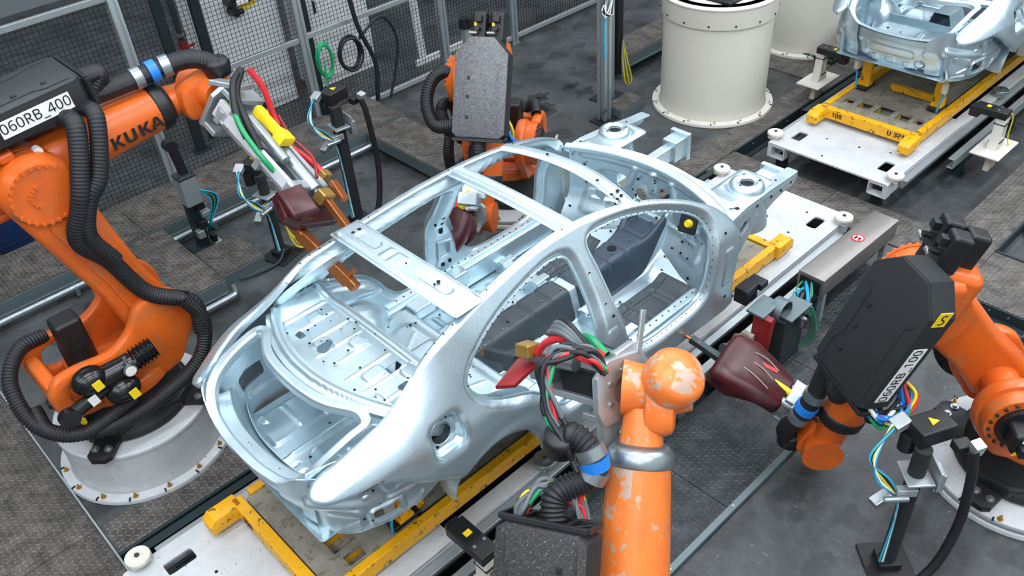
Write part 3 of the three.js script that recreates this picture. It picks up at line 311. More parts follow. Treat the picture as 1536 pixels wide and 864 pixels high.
    // inner face of the B pillar with its openings
    holes('pillar_openings', [[1.01, 1.14, 0.011], [1.0, 1.09, 0.01], [0.99, 0.97, 0.022], [1.0, 0.9, 0.022], [1.0, 0.82, 0.02], [1.0, 0.8, 0.02], [0.94, 0.9, 0.012], [0.98, 0.5, 0.018], [1.05, 0.5, 0.018]].map(([x, y, r]) => [x, y, sideYZ(x, sOf(y))[1] - 0.092, r, [0, 0.4, -1]]), car, q);
    part('belt_retractor_pocket', q([ext([[-0.07, -0.08], [0.07, -0.08], [0.08, 0.06], [-0.06, 0.09]], 0.03, 0.006, [[[-0.05, -0.06], [0.05, -0.06], [0.06, 0.05], [-0.04, 0.07]]]).translate(1.0, 0.64, 0.79)]), Z, car);
    // sill inner box, front fender rail, front rail, strut tower
    part('sill_inner', q([box(1.75, 0.2, 0.1, [1.25, 0.3, 0.78], null, 0.02), box(1.7, 0.03, 0.07, [1.25, 0.41, 0.8], null, 0.008)]), Z, car);
    part('pillar_bracket', q(box(0.14, 0.13, 0.12, [1.02, 0.4, 0.69], null, 0.015)), Z, car); part('seat_bracket', q(box(0.2, 0.1, 0.14, [0.62, 0.37, 0.66], null, 0.015)), Z, car);
    part('fender_rail', q([sheet({ u: [2.34, 3.4, 80], v: [0.4, 0.98, 46], sdf: cut(poly([[2.38, 0.88], [2.6, 0.905], [2.9, 0.89], [3.2, 0.86], [3.36, 0.85], [3.36, 0.77], [3.2, 0.755], [3.0, 0.73], [2.8, 0.66], [2.62, 0.54], [2.5, 0.44], [2.38, 0.42]], true), sRect(2.6, 0.74, 0.1, 0.05, 0.012, 0.5), sRect(2.5, 0.62, 0.06, 0.09, 0.012), sRect(2.8, 0.8, 0.07, 0.04, 0.012)), pos: (x, y) => [x, y, 0.83 - 0.05 * (x - 2.4)], top: (x, y, d) => 0.01 * ss(0.01, 0.03, d), bot: () => -0.008 }), sheet({ u: [2.36, 3.38, 60], v: [0, 0.13, 14], sdf: (x, t) => Math.max(-t, t - 0.1, 2.38 - x, x - 3.36), pos: (x, t) => [x, interp(x, [2.38, 2.6, 2.9, 3.2, 3.36], [0.885, 0.905, 0.89, 0.86, 0.85]), 0.84 - 0.05 * (x - 2.4) - t], flip: true, bot: () => -0.008 })]), Z, car);
    holes('rail_holes', [[2.55, 0.908, 0.78, 0.018], [2.6, 0.91, 0.76, 0.012], [2.9, 0.895, 0.76, 0.011], [3.1, 0.88, 0.75, 0.009], [2.75, 0.85, 0.826, 0.012, [0, 0, 1]], [2.95, 0.83, 0.818, 0.012, [0, 0, 1]], [3.1, 0.81, 0.81, 0.012, [0, 0, 1]], [3.25, 0.81, 0.802, 0.01, [0, 0, 1]]], car.children[car.children.length - 1], q);
    part('front_rail', q([box(1.05, 0.14, 0.09, [2.95, 0.56, 0.47], [0, 0, 0.02], 0.01), box(0.16, 0.2, 0.15, [3.43, 0.58, 0.47], null, 0.01), box(0.05, 0.26, 0.2, [3.52, 0.58, 0.47], null, 0.006)]), Z, car);
    const st = part('strut_tower', q([lathe([[0.055, 0.0], [0.075, 0.004], [0.08, 0.014], [0.1, 0.014], [0.125, 0.0], [0.14, -0.03], [0.15, -0.1], [0.18, -0.3], [0.185, -0.36]], [2.84, 0.95, 0.66], 'y', 30), sheet({ u: [2.48, 3.1, 40], v: [0.42, 0.8, 26], sdf: cut(sRect(2.78, 0.62, 0.56, 0.3, 0.06), sCirc(2.84, 0.66, 0.13)), pos: (x, z) => [x, 0.9 + 0.02 * ss(2.7, 2.5, x), z], flip: true, top: (x, z, d) => 0.02 * ss(0.0, 0.04, d) , bot: () => -0.006 }), lathe([[0.055, 0.0], [0.05, -0.04], [0.001, -0.06]], [2.84, 0.945, 0.66], 'y', 20)]), Z, car);
    holes('tower_hole', [[2.84, 0.93, 0.66, 0.054], [2.75, 0.965, 0.66, 0.009], [2.9, 0.965, 0.59, 0.009], [2.9, 0.965, 0.73, 0.009]], st, q);
  }
  // cowl and firewall
  const cx = z => 2.6 - 0.2 * (z / 0.78) ** 2;
  part('cowl_panel', [sheet({ u: [2.2, 2.72, 56], v: [-0.8, 0.8, 90], sdf: (x, z) => Math.max(Math.abs(x - cx(z) + 0.02) - 0.075, Math.abs(z) - 0.775), pos: (x, z) => [x, 0.955 + 0.02 * (1 - (z / 0.8) ** 2) - 0.1 * (x - cx(z)), z], flip: true, top: (x, z) => 0.02 * Math.exp(-(((x - cx(z) + 0.03) / 0.02) ** 2)) - 0.012 * Math.exp(-(((x - cx(z) - 0.02) / 0.018) ** 2)), bot: () => -0.02 })], Z, car);
  const fwE = emboss([[sRect(0.5, 0.5, 0.22, 0.2, 0.05), 0.018, 0.012], [sRect(-0.5, 0.5, 0.22, 0.2, 0.05), 0.018, 0.012], [sRect(0.0, 0.82, 0.06, 0.2, 0.02), 0.016, 0.01], [sRect(0.22, 0.8, 0.05, 0.22, 0.02, 0.3), 0.02, 0.012], [sRect(-0.2, 0.8, 0.05, 0.2, 0.02, -0.3), 0.02, 0.012], [sCirc(0.42, 0.8, 0.05), 0.02, 0.008], [sRect(0, 0.9, 1.3, 0.02, 0.008), 0.014, 0.008], [sRect(0.3, 0.66, 0.16, 0.16, 0.04), 0.014, 0.01], [sCirc(-0.1, 0.68, 0.08), 0.014, 0.01], [sRect(-0.42, 0.72, 0.2, 0.12, 0.04), -0.014, 0.012], [sRect(0, 0.52, 1.1, 0.03, 0.01), 0.012, 0.01], [sCirc(0.52, 0.74, 0.05), 0.012, 0.008]]);
  part('firewall', [sheet({ u: [-0.76, 0.76, 100], v: [0.25, 0.95, 50], sdf: cut((z, y) => Math.max(Math.abs(z) - 0.74, 0.27 - y, y - 0.94), sRect(0.12, 0.74, 0.12, 0.13, 0.03), sCirc(-0.1, 0.68, 0.055), sRect(-0.3, 0.74, 0.1, 0.12, 0.04)), pos: (z, y) => [cx(z) - 0.06 - 0.16 * ss(0.6, 0.25, y), y, z], top: (z, y) => fwE(z, y), bot: (z, y) => fwE(z, y) - 0.006 })], Z, car);
  part('dash_insulation', [box(0.03, 0.16, 0.14, [2.32, 0.78, 0.52], [0, 0.2, -0.35], 0.01)], M.blackMatt, car); part('rubber_plug', [cyl(0.035, 0.025, 0.03, [2.3, 0.79, 0.53], [0, 0, 1.2], 16)], M.label, car, 'yellow plug');
  // floor pan with tunnel, cross members and damping sheets
  const fE = emboss([...[0.72, 1.16, 1.28, 1.68, 1.8].flatMap(x => [1, -1].map(q => [sRect(x, q * 0.48, 0.03, 0.36, 0.012), 0.01, 0.008])), [sRect(1.75, 0.45, 0.5, 0.02, 0.008), 0.008, 0.006], [sRect(1.75, -0.45, 0.5, 0.02, 0.008), 0.008, 0.006], [sRect(0.75, 0.4, 0.3, 0.24, 0.04), 0.012, 0.01], [sRect(0.75, -0.4, 0.3, 0.24, 0.04), 0.012, 0.01], [sRect(1.9, 0.5, 0.45, 0.28, 0.06), -0.014, 0.012], [sRect(1.9, -0.5, 0.45, 0.28, 0.06), -0.014, 0.012]]);
  const tunY = (x, z) => { const hw = lerp(0.13, 0.2, ss(1.9, 2.6, x)); return (0.235 + 0.05 * ss(2.0, 2.6, x)) * (1 - ss(hw - 0.05, hw + 0.04, Math.abs(z))); };
  const floorY = (x, z) => 0.19 + tunY(x, z) + 0.2 * ss(0.5, 0.25, x) + 0.24 * ss(2.15, 2.55, x) * ss(0.1, 0.2, Math.abs(z));
  part('floor_pan', sheet({ u: [-0.05, 2.62, 190], v: [-0.76, 0.76, 110], sdf: sRect(1.27, 0, 2.58, 1.5, 0.04), pos: (x, z) => [x, floorY(x, z), z], flip: true, top: (x, z) => fE(x, z), bot: (x, z) => fE(x, z) - 0.006 }), Z, car);
  for (const x of [0.98, 1.5]) for (const s of [1, -1]) part('seat_cross_member', box(0.11, 0.11, 0.56, [x, 0.24, s * 0.46], null, 0.012), Z, car);
  for (const [x, z] of [[1.5, 0.26], [1.5, 0.64], [0.98, 0.26], [0.98, 0.64]]) for (const s of [1, -1]) part('seat_rail_bracket', box(0.15, 0.05, 0.07, [x, 0.31, s * z], null, 0.008), Z, car);
  const damp = (name, x0, x1, z0, z1, mm, h = 0.01) => { const nn = Math.max(2, Math.round((x1 - x0) / 0.19)), dE = emboss(Array.from({ length: nn }, (_, i) => [sRect(x0 + (i + 0.5) * (x1 - x0) / nn, (z0 + z1) / 2, (x1 - x0) / nn - 0.03, (z1 - z0) * 0.55, 0.012), 0.009, 0.005])); return part(name, sheet({ u: [x0 - 0.02, x1 + 0.02, Math.round((x1 - x0) / 0.01)], v: [z0 - 0.02, z1 + 0.02, Math.round((z1 - z0) / 0.009)], sdf: sRect((x0 + x1) / 2, (z0 + z1) / 2, x1 - x0, z1 - z0, 0.03), pos: (x, z) => [x, floorY(x, z) + fE(x, z), z], flip: true, top: (x, z) => h + dE(x, z), bot: () => 0.001 }), mm, car); };
  damp('tunnel_damping_sheet', 0.5, 1.45, -0.17, 0.17, M.patch); damp('tunnel_damping_sheet', 1.53, 2.5, -0.19, 0.19, M.patchBlue); damp('floor_damping_sheet', 1.62, 2.28, 0.32, 0.66, M.patch); damp('floor_damping_sheet', 1.62, 2.28, -0.66, -0.32, M.patch); damp('seat_pan_damping_sheet', 0.14, 0.4, -0.62, -0.36, M.patchBlue); 
  part('tunnel_studs', merge(Array.from({ length: 18 }, (_, i) => { const x = 0.6 + (i >> 1) * 0.2, z = (i & 1 ? 0.07 : -0.07) + rr(-0.02, 0.02); return cyl(0.006, 0.006, 0.03, [x, floorY(x, z) + 0.02, z], 'y', 6); })), M.steel, car).userData.kind = 'stuff';
  holes('tunnel_hole', [[2.05, floorY(2.05, 0) + 0.02, 0, 0.04], [0.9, floorY(0.9, 0.02) + 0.014, 0.02, 0.02], [1.2, floorY(1.2, 0) + 0.014, -0.03, 0.012], [1.7, floorY(1.7, 0) + 0.014, 0.05, 0.014]], car);
  part('rear_seat_pan', sheet({ u: [-0.06, 0.56, 46], v: [-0.66, 0.66, 90], sdf: sRect(0.25, 0, 0.58, 1.28, 0.05), pos: (x, z) => [x, 0.40 + 0.05 * ss(0.1, 0.5, x) - 0.12 * ss(0.46, 0.56, x), z], flip: true, top: (x, z) => emboss([[sRect(0.22, 0.3, 0.36, 0.44, 0.1), 0.03, 0.04], [sRect(0.22, -0.3, 0.36, 0.44, 0.1), 0.03, 0.04], [sRect(0.2, 0, 0.05, 0.1, 0.02), -0.02, 0.01], [sRect(0.22, 0.3, 0.3, 0.016, 0.006, 0.5), 0.008, 0.006], [sRect(0.22, -0.3, 0.3, 0.016, 0.006, -0.5), 0.008, 0.006]])(x, z), bot: () => -0.006 }), Z, car);
  { const q = []; for (let i = 0; i < 46; i++) { const z = rr(-0.7, 0.7), y = rr(0.32, 0.92); q.push([cx(z) - 0.06 - 0.16 * ss(0.6, 0.25, y) - 0.022, y, z, rr(0.005, 0.013), [-1, 0.1, 0]]); } holes('firewall_holes', q, car);
    const f = []; for (let i = 0; i < 70; i++) { const x = rr(0.6, 2.4), z = rr(0.24, 0.7) * (i & 1 ? 1 : -1); f.push([x, floorY(x, z) + fE(x, z) + 0.012, z, rr(0.004, 0.011)]); } for (let i = 0; i < 26; i++) { const x = 0.5 + i * 0.07; for (const k of [1, -1]) f.push([x, 0.428, k * 0.795, 0.006]); } for (let i = 0; i < 18; i++) f.push([rr(0.0, 0.45), 0.475, rr(-0.55, 0.55), rr(0.005, 0.012)]); holes('floor_holes', f, car);
    const r = []; for (let i = 0; i < 30; i++) for (const k of [1, -1]) { const x = -0.25 + i * 0.075, yy = interp(x, [-0.3, 0.23, 0.98, 1.6, 2.1], [1.27, 1.375, 1.44, 1.345, 1.15]), [y, z] = sideYZ(x, sOf(yy)); r.push([x, y + 0.02, k * (z - 0.0), 0.005, [0, 0.8, -k * 0.5]]); } holes('roof_rail_holes', r, car); }
  part('radiator_cross_member', [box(0.07, 0.08, 1.1, [3.3, 0.4, 0], null, 0.01)], Z, car);
  return car;
}
const car1 = makeCar('bare silver car body shell without doors standing among the four robots');
// ---------------------------------------------------------------- transport carriers (skids)
function makeSkid(label) {
  const t = thing('transport_carrier', label, 'carrier', [0, PIT, 0]); const y = 0.25 - PIT; // deck top
  const L0 = -2.0, L1 = 4.7, hw = 0.69;
  // painted steel deck, two end plates and long side rails
  const deckS = (x0, x1, hs, e) => sheet({ u: [x0 - 0.02, x1 + 0.02, Math.round((x1 - x0) / 0.03)], v: [-0.72, 0.72, 60], sdf: cut(sRect((x0 + x1) / 2, 0, x1 - x0, hw * 2, 0.012), ...hs), pos: (x, z) => [x, y, z], flip: true, bot: () => -0.018 });
  const d0 = part('deck_plate', deckS(L0, -0.3, [sRect(-1.68, -0.5, 0.2, 0.11, 0.006), sRect(-1.68, 0.5, 0.2, 0.11, 0.006)]), M.white, t), d1 = part('deck_plate', deckS(3.0, L1, [sRect(4.4, -0.5, 0.2, 0.11, 0.006), sRect(4.4, 0.5, 0.2, 0.11, 0.006)]), M.white, t);
  holes('deck_holes', [[-1.5, y + 0.001, 0.1, 0.014], [-1.4, y + 0.001, 0.4, 0.012], [-1.55, y + 0.001, -0.25, 0.012], [-1.9, y + 0.001, -0.1, 0.012]], d0); holes('deck_holes', [[4.2, y + 0.001, 0.1, 0.014], [4.1, y + 0.001, 0.4, 0.012], [4.5, y + 0.001, 0.35, 0.012], [3.8, y + 0.001, 0.3, 0.012]], d1);
  for (const s of [-1, 1]) {
    part('deck_side_rail', [box(L1 - L0, 0.14, 0.05, [(L0 + L1) / 2, y - 0.088, s * (hw - 0.025)], null, 0.006), box(L1 - L0, 0.012, 0.12, [(L0 + L1) / 2, y - 0.012, s * (hw - 0.06)], null, 0.003)], M.white, t);
    part('side_profile', [box(L1 - L0 - 0.5, 0.09, 0.04, [1.35, y - 0.09, s * (hw + 0.03)], null, 0.004), box(L1 - L0 - 0.5, 0.014, 0.07, [1.35, y - 0.05, s * (hw + 0.045)], null, 0.003)], M.alu, t);
    for (const x of [L0 + 0.05, L1 - 0.05]) part('end_box', [box(0.1, 0.02, 0.2, [x, y - 0.03, s * (hw - 0.1)]), box(0.1, 0.02, 0.2, [x, y - 0.16, s * (hw - 0.1)]), box(0.1, 0.14, 0.015, [x, y - 0.09, s * (hw - 0.2)])], M.white, t);
    for (const x of [L0 + 0.12, 1.3, L1 - 0.12]) part('leg', [box(0.1, y - 0.16, 0.1, [x, (y - 0.16) / 2, s * (hw - 0.13)], null, 0.006), box(0.03, y - 0.17, 0.12, [x, (y - 0.17) / 2, s * (hw - 0.13)], null, 0.004)], M.petrol, t);
    for (const x of [L0 + 0.13, 0.55, L1 - 0.13]) { const r = part('guide_roller', [lathe([[0.001, 0.03], [0.025, 0.03], [0.03, 0.018], [0.062, 0.018], [0.076, 0.026], [0.084, 0.022], [0.086, -0.006], [0.07, -0.02], [0.001, -0.02]], [x, y + 0.045, s * (hw + 0.0)], 'y', 26), box(0.13, 0.02, 0.1, [x, y + 0.012, s * hw], null, 0.003)], x === 0.55 ? M.steel : M.cream, t); part('roller_hub', [cyl(0.018, 0.016, 0.012, [x, y + 0.08, s * hw], 'y', 10)], M.darkSteel, r); }
  }
  // yellow frame: long rails, cross beams with horns
  const yb = y + 0.11;
  for (const s of [-1, 1]) part('frame_rail', box(4.7, 0.12, 0.07, [1.25, yb, s * 0.53], null, 0.008), M.yellow, t);
  for (const [x, s] of [[-1.19, -1], [3.62, 1]]) { const b = part('cross_beam', box(0.08, 0.12, 1.1, [x, yb, 0], null, 0.008), M.yellow, t); for (const z of [-0.53, 0.53]) part('beam_horn', ext([[0, -0.06], [0.0, 0.06], [0.2, 0.06], [0.24, 0.02], [0.24, -0.06]], 0.13, 0.01).rotateY(s < 0 ? PI : 0).translate(x, yb, z), M.yellow, t);
    if (s < 0) part('beam_text', [text('108', 0.055).applyMatrix4(EU([0, -PI / 2, 0])).translate(x - 0.042, yb + 0.005, -0.34), text('U 371', 0.055).applyMatrix4(EU([0, -PI / 2, 0])).translate(x - 0.042, yb + 0.005, 0.34)], M.ink, b); }
  // perforated base plates
  const perf = (x0, x1) => part('base_plate', sheet({ u: [x0 - 0.02, x1 + 0.02, Math.round((x1 - x0) / 0.012)], v: [-0.51, 0.51, 84], sdf: cut(sRect((x0 + x1) / 2, 0, x1 - x0, 1.0, 0.006), sRect(x0 + 0.25, -0.38, 0.12, 0.11, 0.006), sRect(x0 + 0.25, -0.19, 0.17, 0.14, 0.006), sRect(x0 + 0.27, 0.03, 0.22, 0.17, 0.006), sRect(x0 + 0.25, 0.25, 0.17, 0.14, 0.006), sRect(x0 + 0.25, 0.42, 0.13, 0.09, 0.006)), pos: (x, z) => [x, yb + 0.045, z], flip: true, bot: () => -0.03 }), M.rust, t);
  const p0 = perf(-1.14, -0.42); perf(2.7, 3.56);
  for (const [z, w] of [[-0.38, 0.11], [-0.19, 0.14], [0.03, 0.17], [0.25, 0.14], [0.42, 0.09]]) part('plate_web', [box(0.015, 0.08, w, [-0.99, yb, z], null, 0), box(0.18, 0.08, 0.012, [-0.89, yb, z - w / 2 - 0.007], null, 0)], M.yellow, p0, 'yellow web under the plate');
  part('floor_tray', box(4.3, 0.02, 1.0, [1.1, yb - 0.05, 0], null, 0), M.rust, t);
  // posts that carry the body and clamps
  for (const [x, z] of [[-0.5, -0.42], [-0.5, 0.42], [2.45, -0.42], [2.45, 0.42]]) { const q = part('support_post', [ext([[-0.06, 0], [0.06, 0], [0.045, 0.34], [-0.045, 0.34]], 0.09, 0.008).rotateY(PI / 2).translate(x, yb + 0.08, z), box(0.12, 0.03, 0.12, [x, yb + 0.1, z])], M.yellow, t); part('post_foot', box(0.22, 0.04, 0.13, [x, yb + 0.07, z], null, 0.01), M.black, q); part('post_head', [cyl(0.05, 0.035, 0.06, [x, yb + 0.44, z], 'y', 14), cyl(0.012, 0.012, 0.05, [x, yb + 0.49, z], 'y', 8)], M.black, q); }
  part('tie_bar', box(0.06, 0.07, 0.62, [-0.36, yb + 0.08, 0.13], null, 0.006), M.yellow, t);
  for (const s of [-1, 1]) { const c = part('cable_loop', [tube([[-0.62, yb + 0.07, s * 0.47], [-0.62, yb + 0.16, s * 0.48], [-0.61, yb + 0.24, s * 0.49], [-0.63, yb + 0.3, s * 0.5], [-0.6, yb + 0.24, s * 0.5]], 0.011, 24, 6)], M.cyan, t); part('cable_clamp', box(0.06, 0.1, 0.05, [-0.62, yb + 0.35, s * 0.5]), M.cream, c); }
  return t;
}
const skid1 = makeSkid('white and yellow transport carrier under the car body among the robots');
// ---------------------------------------------------------------- six-axis robots
const TR = (x, y, z) => new THREE.Matrix4().makeTranslation(x, y, z), RZ = a => new THREE.Matrix4().makeRotationZ(a), RX = a => new THREE.Matrix4().makeRotationX(a), RY = a => new THREE.Matrix4().makeRotationY(a);
const mul = (...m) => m.reduce((a, b) => a.clone().multiply(b), new THREE.Matrix4());
const fp = (F, p) => V(...p).applyMatrix4(F).toArray();
function pedestal(label, x, z, r, h, rf, o = {}) {
  const t = thing('robot_pedestal', label, 'pedestal', [x, 0, z]);
  if (h > 0.2) part('column', [lathe([[0.001, h], [r - 0.012, h], [r, h - 0.012], [r, h - 0.04], [r - 0.006, h - 0.045], [r - 0.006, 0.05], [r + 0.03, 0.042], [r + 0.03, 0.03]], [0, 0, 0], 'y', 64)], o.m || M.white, t);
  part('flange', [lathe([[0.3, 0.001], [rf, 0.001], [rf + 0.004, 0.01], [rf, 0.04], [rf - 0.006, 0.046], [0.2, 0.046]], [0, 0, 0], 'y', 64)], o.mf || M.white, t);
  if (h <= 0.2) part('top_plate', lathe([[0.001, h], [rf - 0.02, h], [rf - 0.012, h - 0.01], [rf - 0.012, 0.03], [0.2, 0.03]], [0, 0, 0], 'y', 64), o.m || M.white, t);
  const nb = o.bolts || 16; for (let i = 0; i < nb; i++) { const a = (i + 0.5) / nb * 2 * PI, q = rf - 0.035, y = h <= 0.2 ? h : 0.046; part('anchor_bolt', [cyl(0.02, 0.02, 0.006, [Math.cos(a) * q, y + 0.003, Math.sin(a) * q], 'y', 12), cyl(0.013, 0.012, 0.02, [Math.cos(a) * q, y + 0.014, Math.sin(a) * q], 'y', 6), cyl(0.006, 0.006, 0.02, [Math.cos(a) * q, y + 0.03, Math.sin(a) * q], 'y', 6)], o.boltM || M.brass, t); part('flange_slot', box(0.012, 0.012, 0.03, [Math.cos(a + 0.06) * (rf - 0.012), y + 0.001, Math.sin(a + 0.06) * (rf - 0.012)], [0, -a + PI / 2, 0], 0), M.hole, t); }
  return t;
}
const hullArm = (r0, r1, L, w = 0) => { const p = []; for (let i = 0; i <= 14; i++) { const a = PI + 0.15 + i / 14 * (PI - 0.3); p.push([Math.cos(a) * r0, Math.sin(a) * r0]); } p.push([r0 * 0.82 + w, L * 0.3], [r1 * 0.8 + w, L * 0.7]); for (let i = 0; i <= 14; i++) { const a = -0.1 + i / 14 * (PI + 0.2); p.push([Math.cos(a) * r1, L + Math.sin(a) * r1]); } p.push([-r1 * 0.9, L * 0.72], [-r0 * 0.9, L * 0.3]); return p; };
const boltRing = (r, n, z, a0 = 0, a1 = 2 * PI, s = 0.014) => Array.from({ length: n }, (_, i) => { const a = a0 + (a1 - a0) * (i + 0.5) / n; return cyl(s, s * 0.9, 0.02, [Math.cos(a) * r, Math.sin(a) * r, z], 'z', 8); });
// o: x, z, y (mounting height), yaw, a2 = [s, y] etc. in the arm plane (s forward, y up, world height)
function robot(o) {
  const t = thing('welding_robot', o.label, 'robot', [o.x, o.y, o.z]);
  const OM = o.om || M.orange;
  const F1 = RY(o.yaw), A2 = [0.35, 0.75], A3 = o.a3, A5 = o.a5;
  const lk = Math.atan2(-(A3[0] - A2[0]), A3[1] - A2[1]), L2 = Math.hypot(A3[0] - A2[0], A3[1] - A2[1]), pit = Math.atan2(A5[1] - A3[1], A5[0] - A3[0]), L3 = Math.hypot(A5[0] - A3[0], A5[1] - A3[1]);
  const F2 = mul(F1, TR(A2[0], A2[1], 0), RZ(lk)), F3 = mul(F1, TR(A3[0], A3[1], 0), RZ(pit)), F5 = mul(F1, TR(A5[0], A5[1], 0), RZ(pit));
  const add = (name, geo, m, F, parent = t, label) => { const g = Array.isArray(geo) ? merge(geo) : geo; if (F) g.applyMatrix4(F); return part(name, m === M.orange || m === M.worn ? uvBox(g) : g, m, parent, label); };
  // fixed base
  if (!o.noBase) {
    const oct = [[-0.42, -0.24], [-0.24, -0.4], [0.24, -0.4], [0.42, -0.24], [0.42, 0.24], [0.24, 0.4], [-0.24, 0.4], [-0.42, 0.24]];
    const bf = add('base_frame', [ext(oct, 0.1, 0.02).rotateX(-PI / 2).translate(0, 0.07, 0), lathe([[0.46, 0.02], [0.45, 0.08], [0.38, 0.14], [0.36, 0.27], [0.33, 0.3], [0.001, 0.3]], [0, 0, 0], 'y', 40)], M.black, F1);
    for (const [a, b] of [[1, 1], [1, -1], [-1, 1], [-1, -1]]) { add('base_foot', [ext([[-0.12, -0.09], [0.1, -0.09], [0.14, -0.05], [0.14, 0.05], [0.1, 0.09], [-0.12, 0.09]], 0.05, 0.008).rotateX(-PI / 2).rotateY(Math.atan2(-b, a)).translate(a * 0.36, 0.03, b * 0.36)], M.black, F1, bf); for (const q of [-0.05, 0.05]) add('foot_bolt', [cyl(0.03, 0.03, 0.01, [a * (0.39 + q * 0.7), 0.06, b * (0.39 - q * 0.7)], 'y', 14), cyl(0.017, 0.017, 0.02, [a * (0.39 + q * 0.7), 0.072, b * (0.39 - q * 0.7)], 'y', 6)], M.steel, F1, bf); }
    add('warning_sticker', box(0.001 + 0.003, 0.1, 0.1, [0.0, 0, 0], null, 0).rotateY(0.3).translate(-0.385, 0.18, 0.16), M.label, F1, bf, 'yellow sticker'); add('data_sticker', box(0.14, 0.09, 0.003, [0.05, 0.19, 0.378], null, 0), M.sticker, F1, bf);
    add('data_sticker', box(0.003, 0.09, 0.14, [-0.378, 0.19, -0.05], null, 0), M.sticker, F1, bf);
  }
  // rotating column
  const cheek = [[-0.42, 0.34], [-0.5, 0.42], [-0.52, 0.6], [-0.44, 0.7], [-0.3, 0.72], [-0.05, 0.7], [0.1, 0.78], [0.22, 0.94], [0.36, 0.99], [0.5, 0.94], [0.58, 0.8], [0.57, 0.64], [0.46, 0.46], [0.36, 0.34]];
  const car = add('carousel', [lathe([[0.001, 0.3], [0.38, 0.3], [0.39, 0.32], [0.385, 0.4], [0.34, 0.43], [0.001, 0.43]], [0, 0, 0], 'y', 40), ext(cheek, 0.1, 0.03, [[[-0.38, 0.46], [-0.1, 0.46], [-0.06, 0.6], [-0.36, 0.62]]], true).translate(0, 0, -0.25), ext(cheek, 0.1, 0.03, [[[-0.38, 0.46], [-0.1, 0.46], [-0.06, 0.6], [-0.36, 0.62]]], true).translate(0, 0, 0.27), box(0.5, 0.12, 0.46, [-0.05, 0.42, 0.01], null, 0.03), box(0.1, 0.22, 0.44, [-0.46, 0.53, 0.01], null, 0.03), cyl(0.21, 0.21, 0.12, [A2[0], A2[1], -0.34], 'z', 28), cyl(0.12, 0.12, 0.6, [A2[0], A2[1], 0], 'z', 24)], OM, F1);
  add('column_bolts', boltRing(0.185, 18, -0.405, 0, 2 * PI, 0.012).map(g => g.translate(A2[0], A2[1], 0)), M.darkSteel, F1, car).userData.kind = 'stuff';
  const m2 = add('drive_motor', [cyl(0.15, 0.15, 0.06, [A2[0], A2[1], -0.41], 'z', 24), box(0.2, 0.17, 0.22, [A2[0], A2[1], -0.47], null, 0.03), box(0.1, 0.08, 0.06, [A2[0] + 0.02, A2[1] - 0.02, -0.6], null, 0.012)], M.black, F1); add('motor_sticker', box(0.1, 0.07, 0.002, [A2[0], A2[1] + 0.06, -0.582], [0, 0, 0.2], 0), M.sticker, F1, m2); for (const [dx, dy] of [[-0.07, 0.06], [0.075, -0.06], [-0.07, -0.06]]) add('motor_warning', ext([[-0.018, -0.012], [0.018, -0.012], [0, 0.02]], 0.003, 0).translate(A2[0] + dx, A2[1] + dy, -0.583), M.label, F1, m2);
  add('drive_motor', [cyl(0.11, 0.11, 0.2, [-0.18, 0.62, -0.02], 'y', 20), box(0.19, 0.26, 0.19, [-0.18, 0.8, -0.02], null, 0.03)], M.black, F1);
  // counterbalance with pressure gauge
  const cb = add('counterbalance', [cyl(0.085, 0.085, 0.3, [-0.12, 0.62, 0.4], 'x', 22), new THREE.SphereGeometry(0.1, 18, 12).scale(1.25, 1, 1).translate(-0.26, 0.66, 0.4), new THREE.SphereGeometry(0.095, 18, 12).scale(1.3, 1, 1).translate(-0.1, 0.5, 0.46), rod([-0.5, 0.48, 0.42], [0.2, 0.66, 0.42], 0.05, 0.05, 16), cyl(0.07, 0.07, 0.06, [-0.48, 0.49, 0.44], 'z', 16), hose([[0.05, 0.65, 0.42], [0.2, 0.67, 0.42]], 0.085, 0.03, 0.2)], M.blackGloss, F1);
  add('pressure_gauge', [cyl(0.045, 0.045, 0.02, [-0.02, 0.66, 0.52], 'z', 20), cyl(0.012, 0.012, 0.08, [-0.02, 0.73, 0.5], 'y', 8)], M.steel, F1, cb); add('gauge_face', [cyl(0.037, 0.037, 0.004, [-0.02, 0.66, 0.533], 'z', 20)], M.sticker, F1, cb, 'white gauge face');
  for (const [x, y, z, m] of [[-0.24, 0.66, 0.502, M.label], [-0.3, 0.545, 0.474, M.sticker], [-0.06, 0.49, 0.555, M.label]]) add('sticker', box(0.06, 0.08, 0.004, [x, y, z], [0, 0, 0.2], 0), m, F1, cb);
  add('cable_loop', [hose([[-0.05, 0.36, 0.44], [-0.45, 0.3, 0.42], [-0.66, 0.38, 0.2], [-0.66, 0.6, -0.05], [-0.5, 0.74, -0.18], [-0.3, 0.72, -0.24]], 0.055, 0.022, 0.1), hose([[0.5, 0.95, 0.44], [0.58, 0.7, 0.46], [0.45, 0.42, 0.48], [0.1, 0.3, 0.5], [-0.3, 0.26, 0.46], [-0.6, 0.34, 0.3], [-0.62, 0.42, 0.1]], 0.055, 0.022, 0.1)], M.rubber, F1);
  // link arm
  const la = add('link_arm', [ext(hullArm(0.2, 0.235, L2), 0.2, 0.05, [], false, 4).translate(0, 0, 0.11), cyl(0.23, 0.2, 0.06, [0, L2, 0.22], 'z', 36), cyl(0.13, 0.12, 0.06, [0, 0, 0.23], 'z', 26), ext(hullArm(0.1, 0.12, L2 * 0.62, 0.0), 0.03, 0.012).translate(0, L2 * 0.17, 0.215)], OM, F2);
  add('hub_bolts', [boltRing(0.19, 22, 0.255, 0.5, 5.9), boltRing(0.075, 7, 0.255, 1.5, 4)].flat().map(g => g.translate(0, L2, 0)), o.om ? M.steel : M.orange, F2, la).userData.kind = 'stuff';
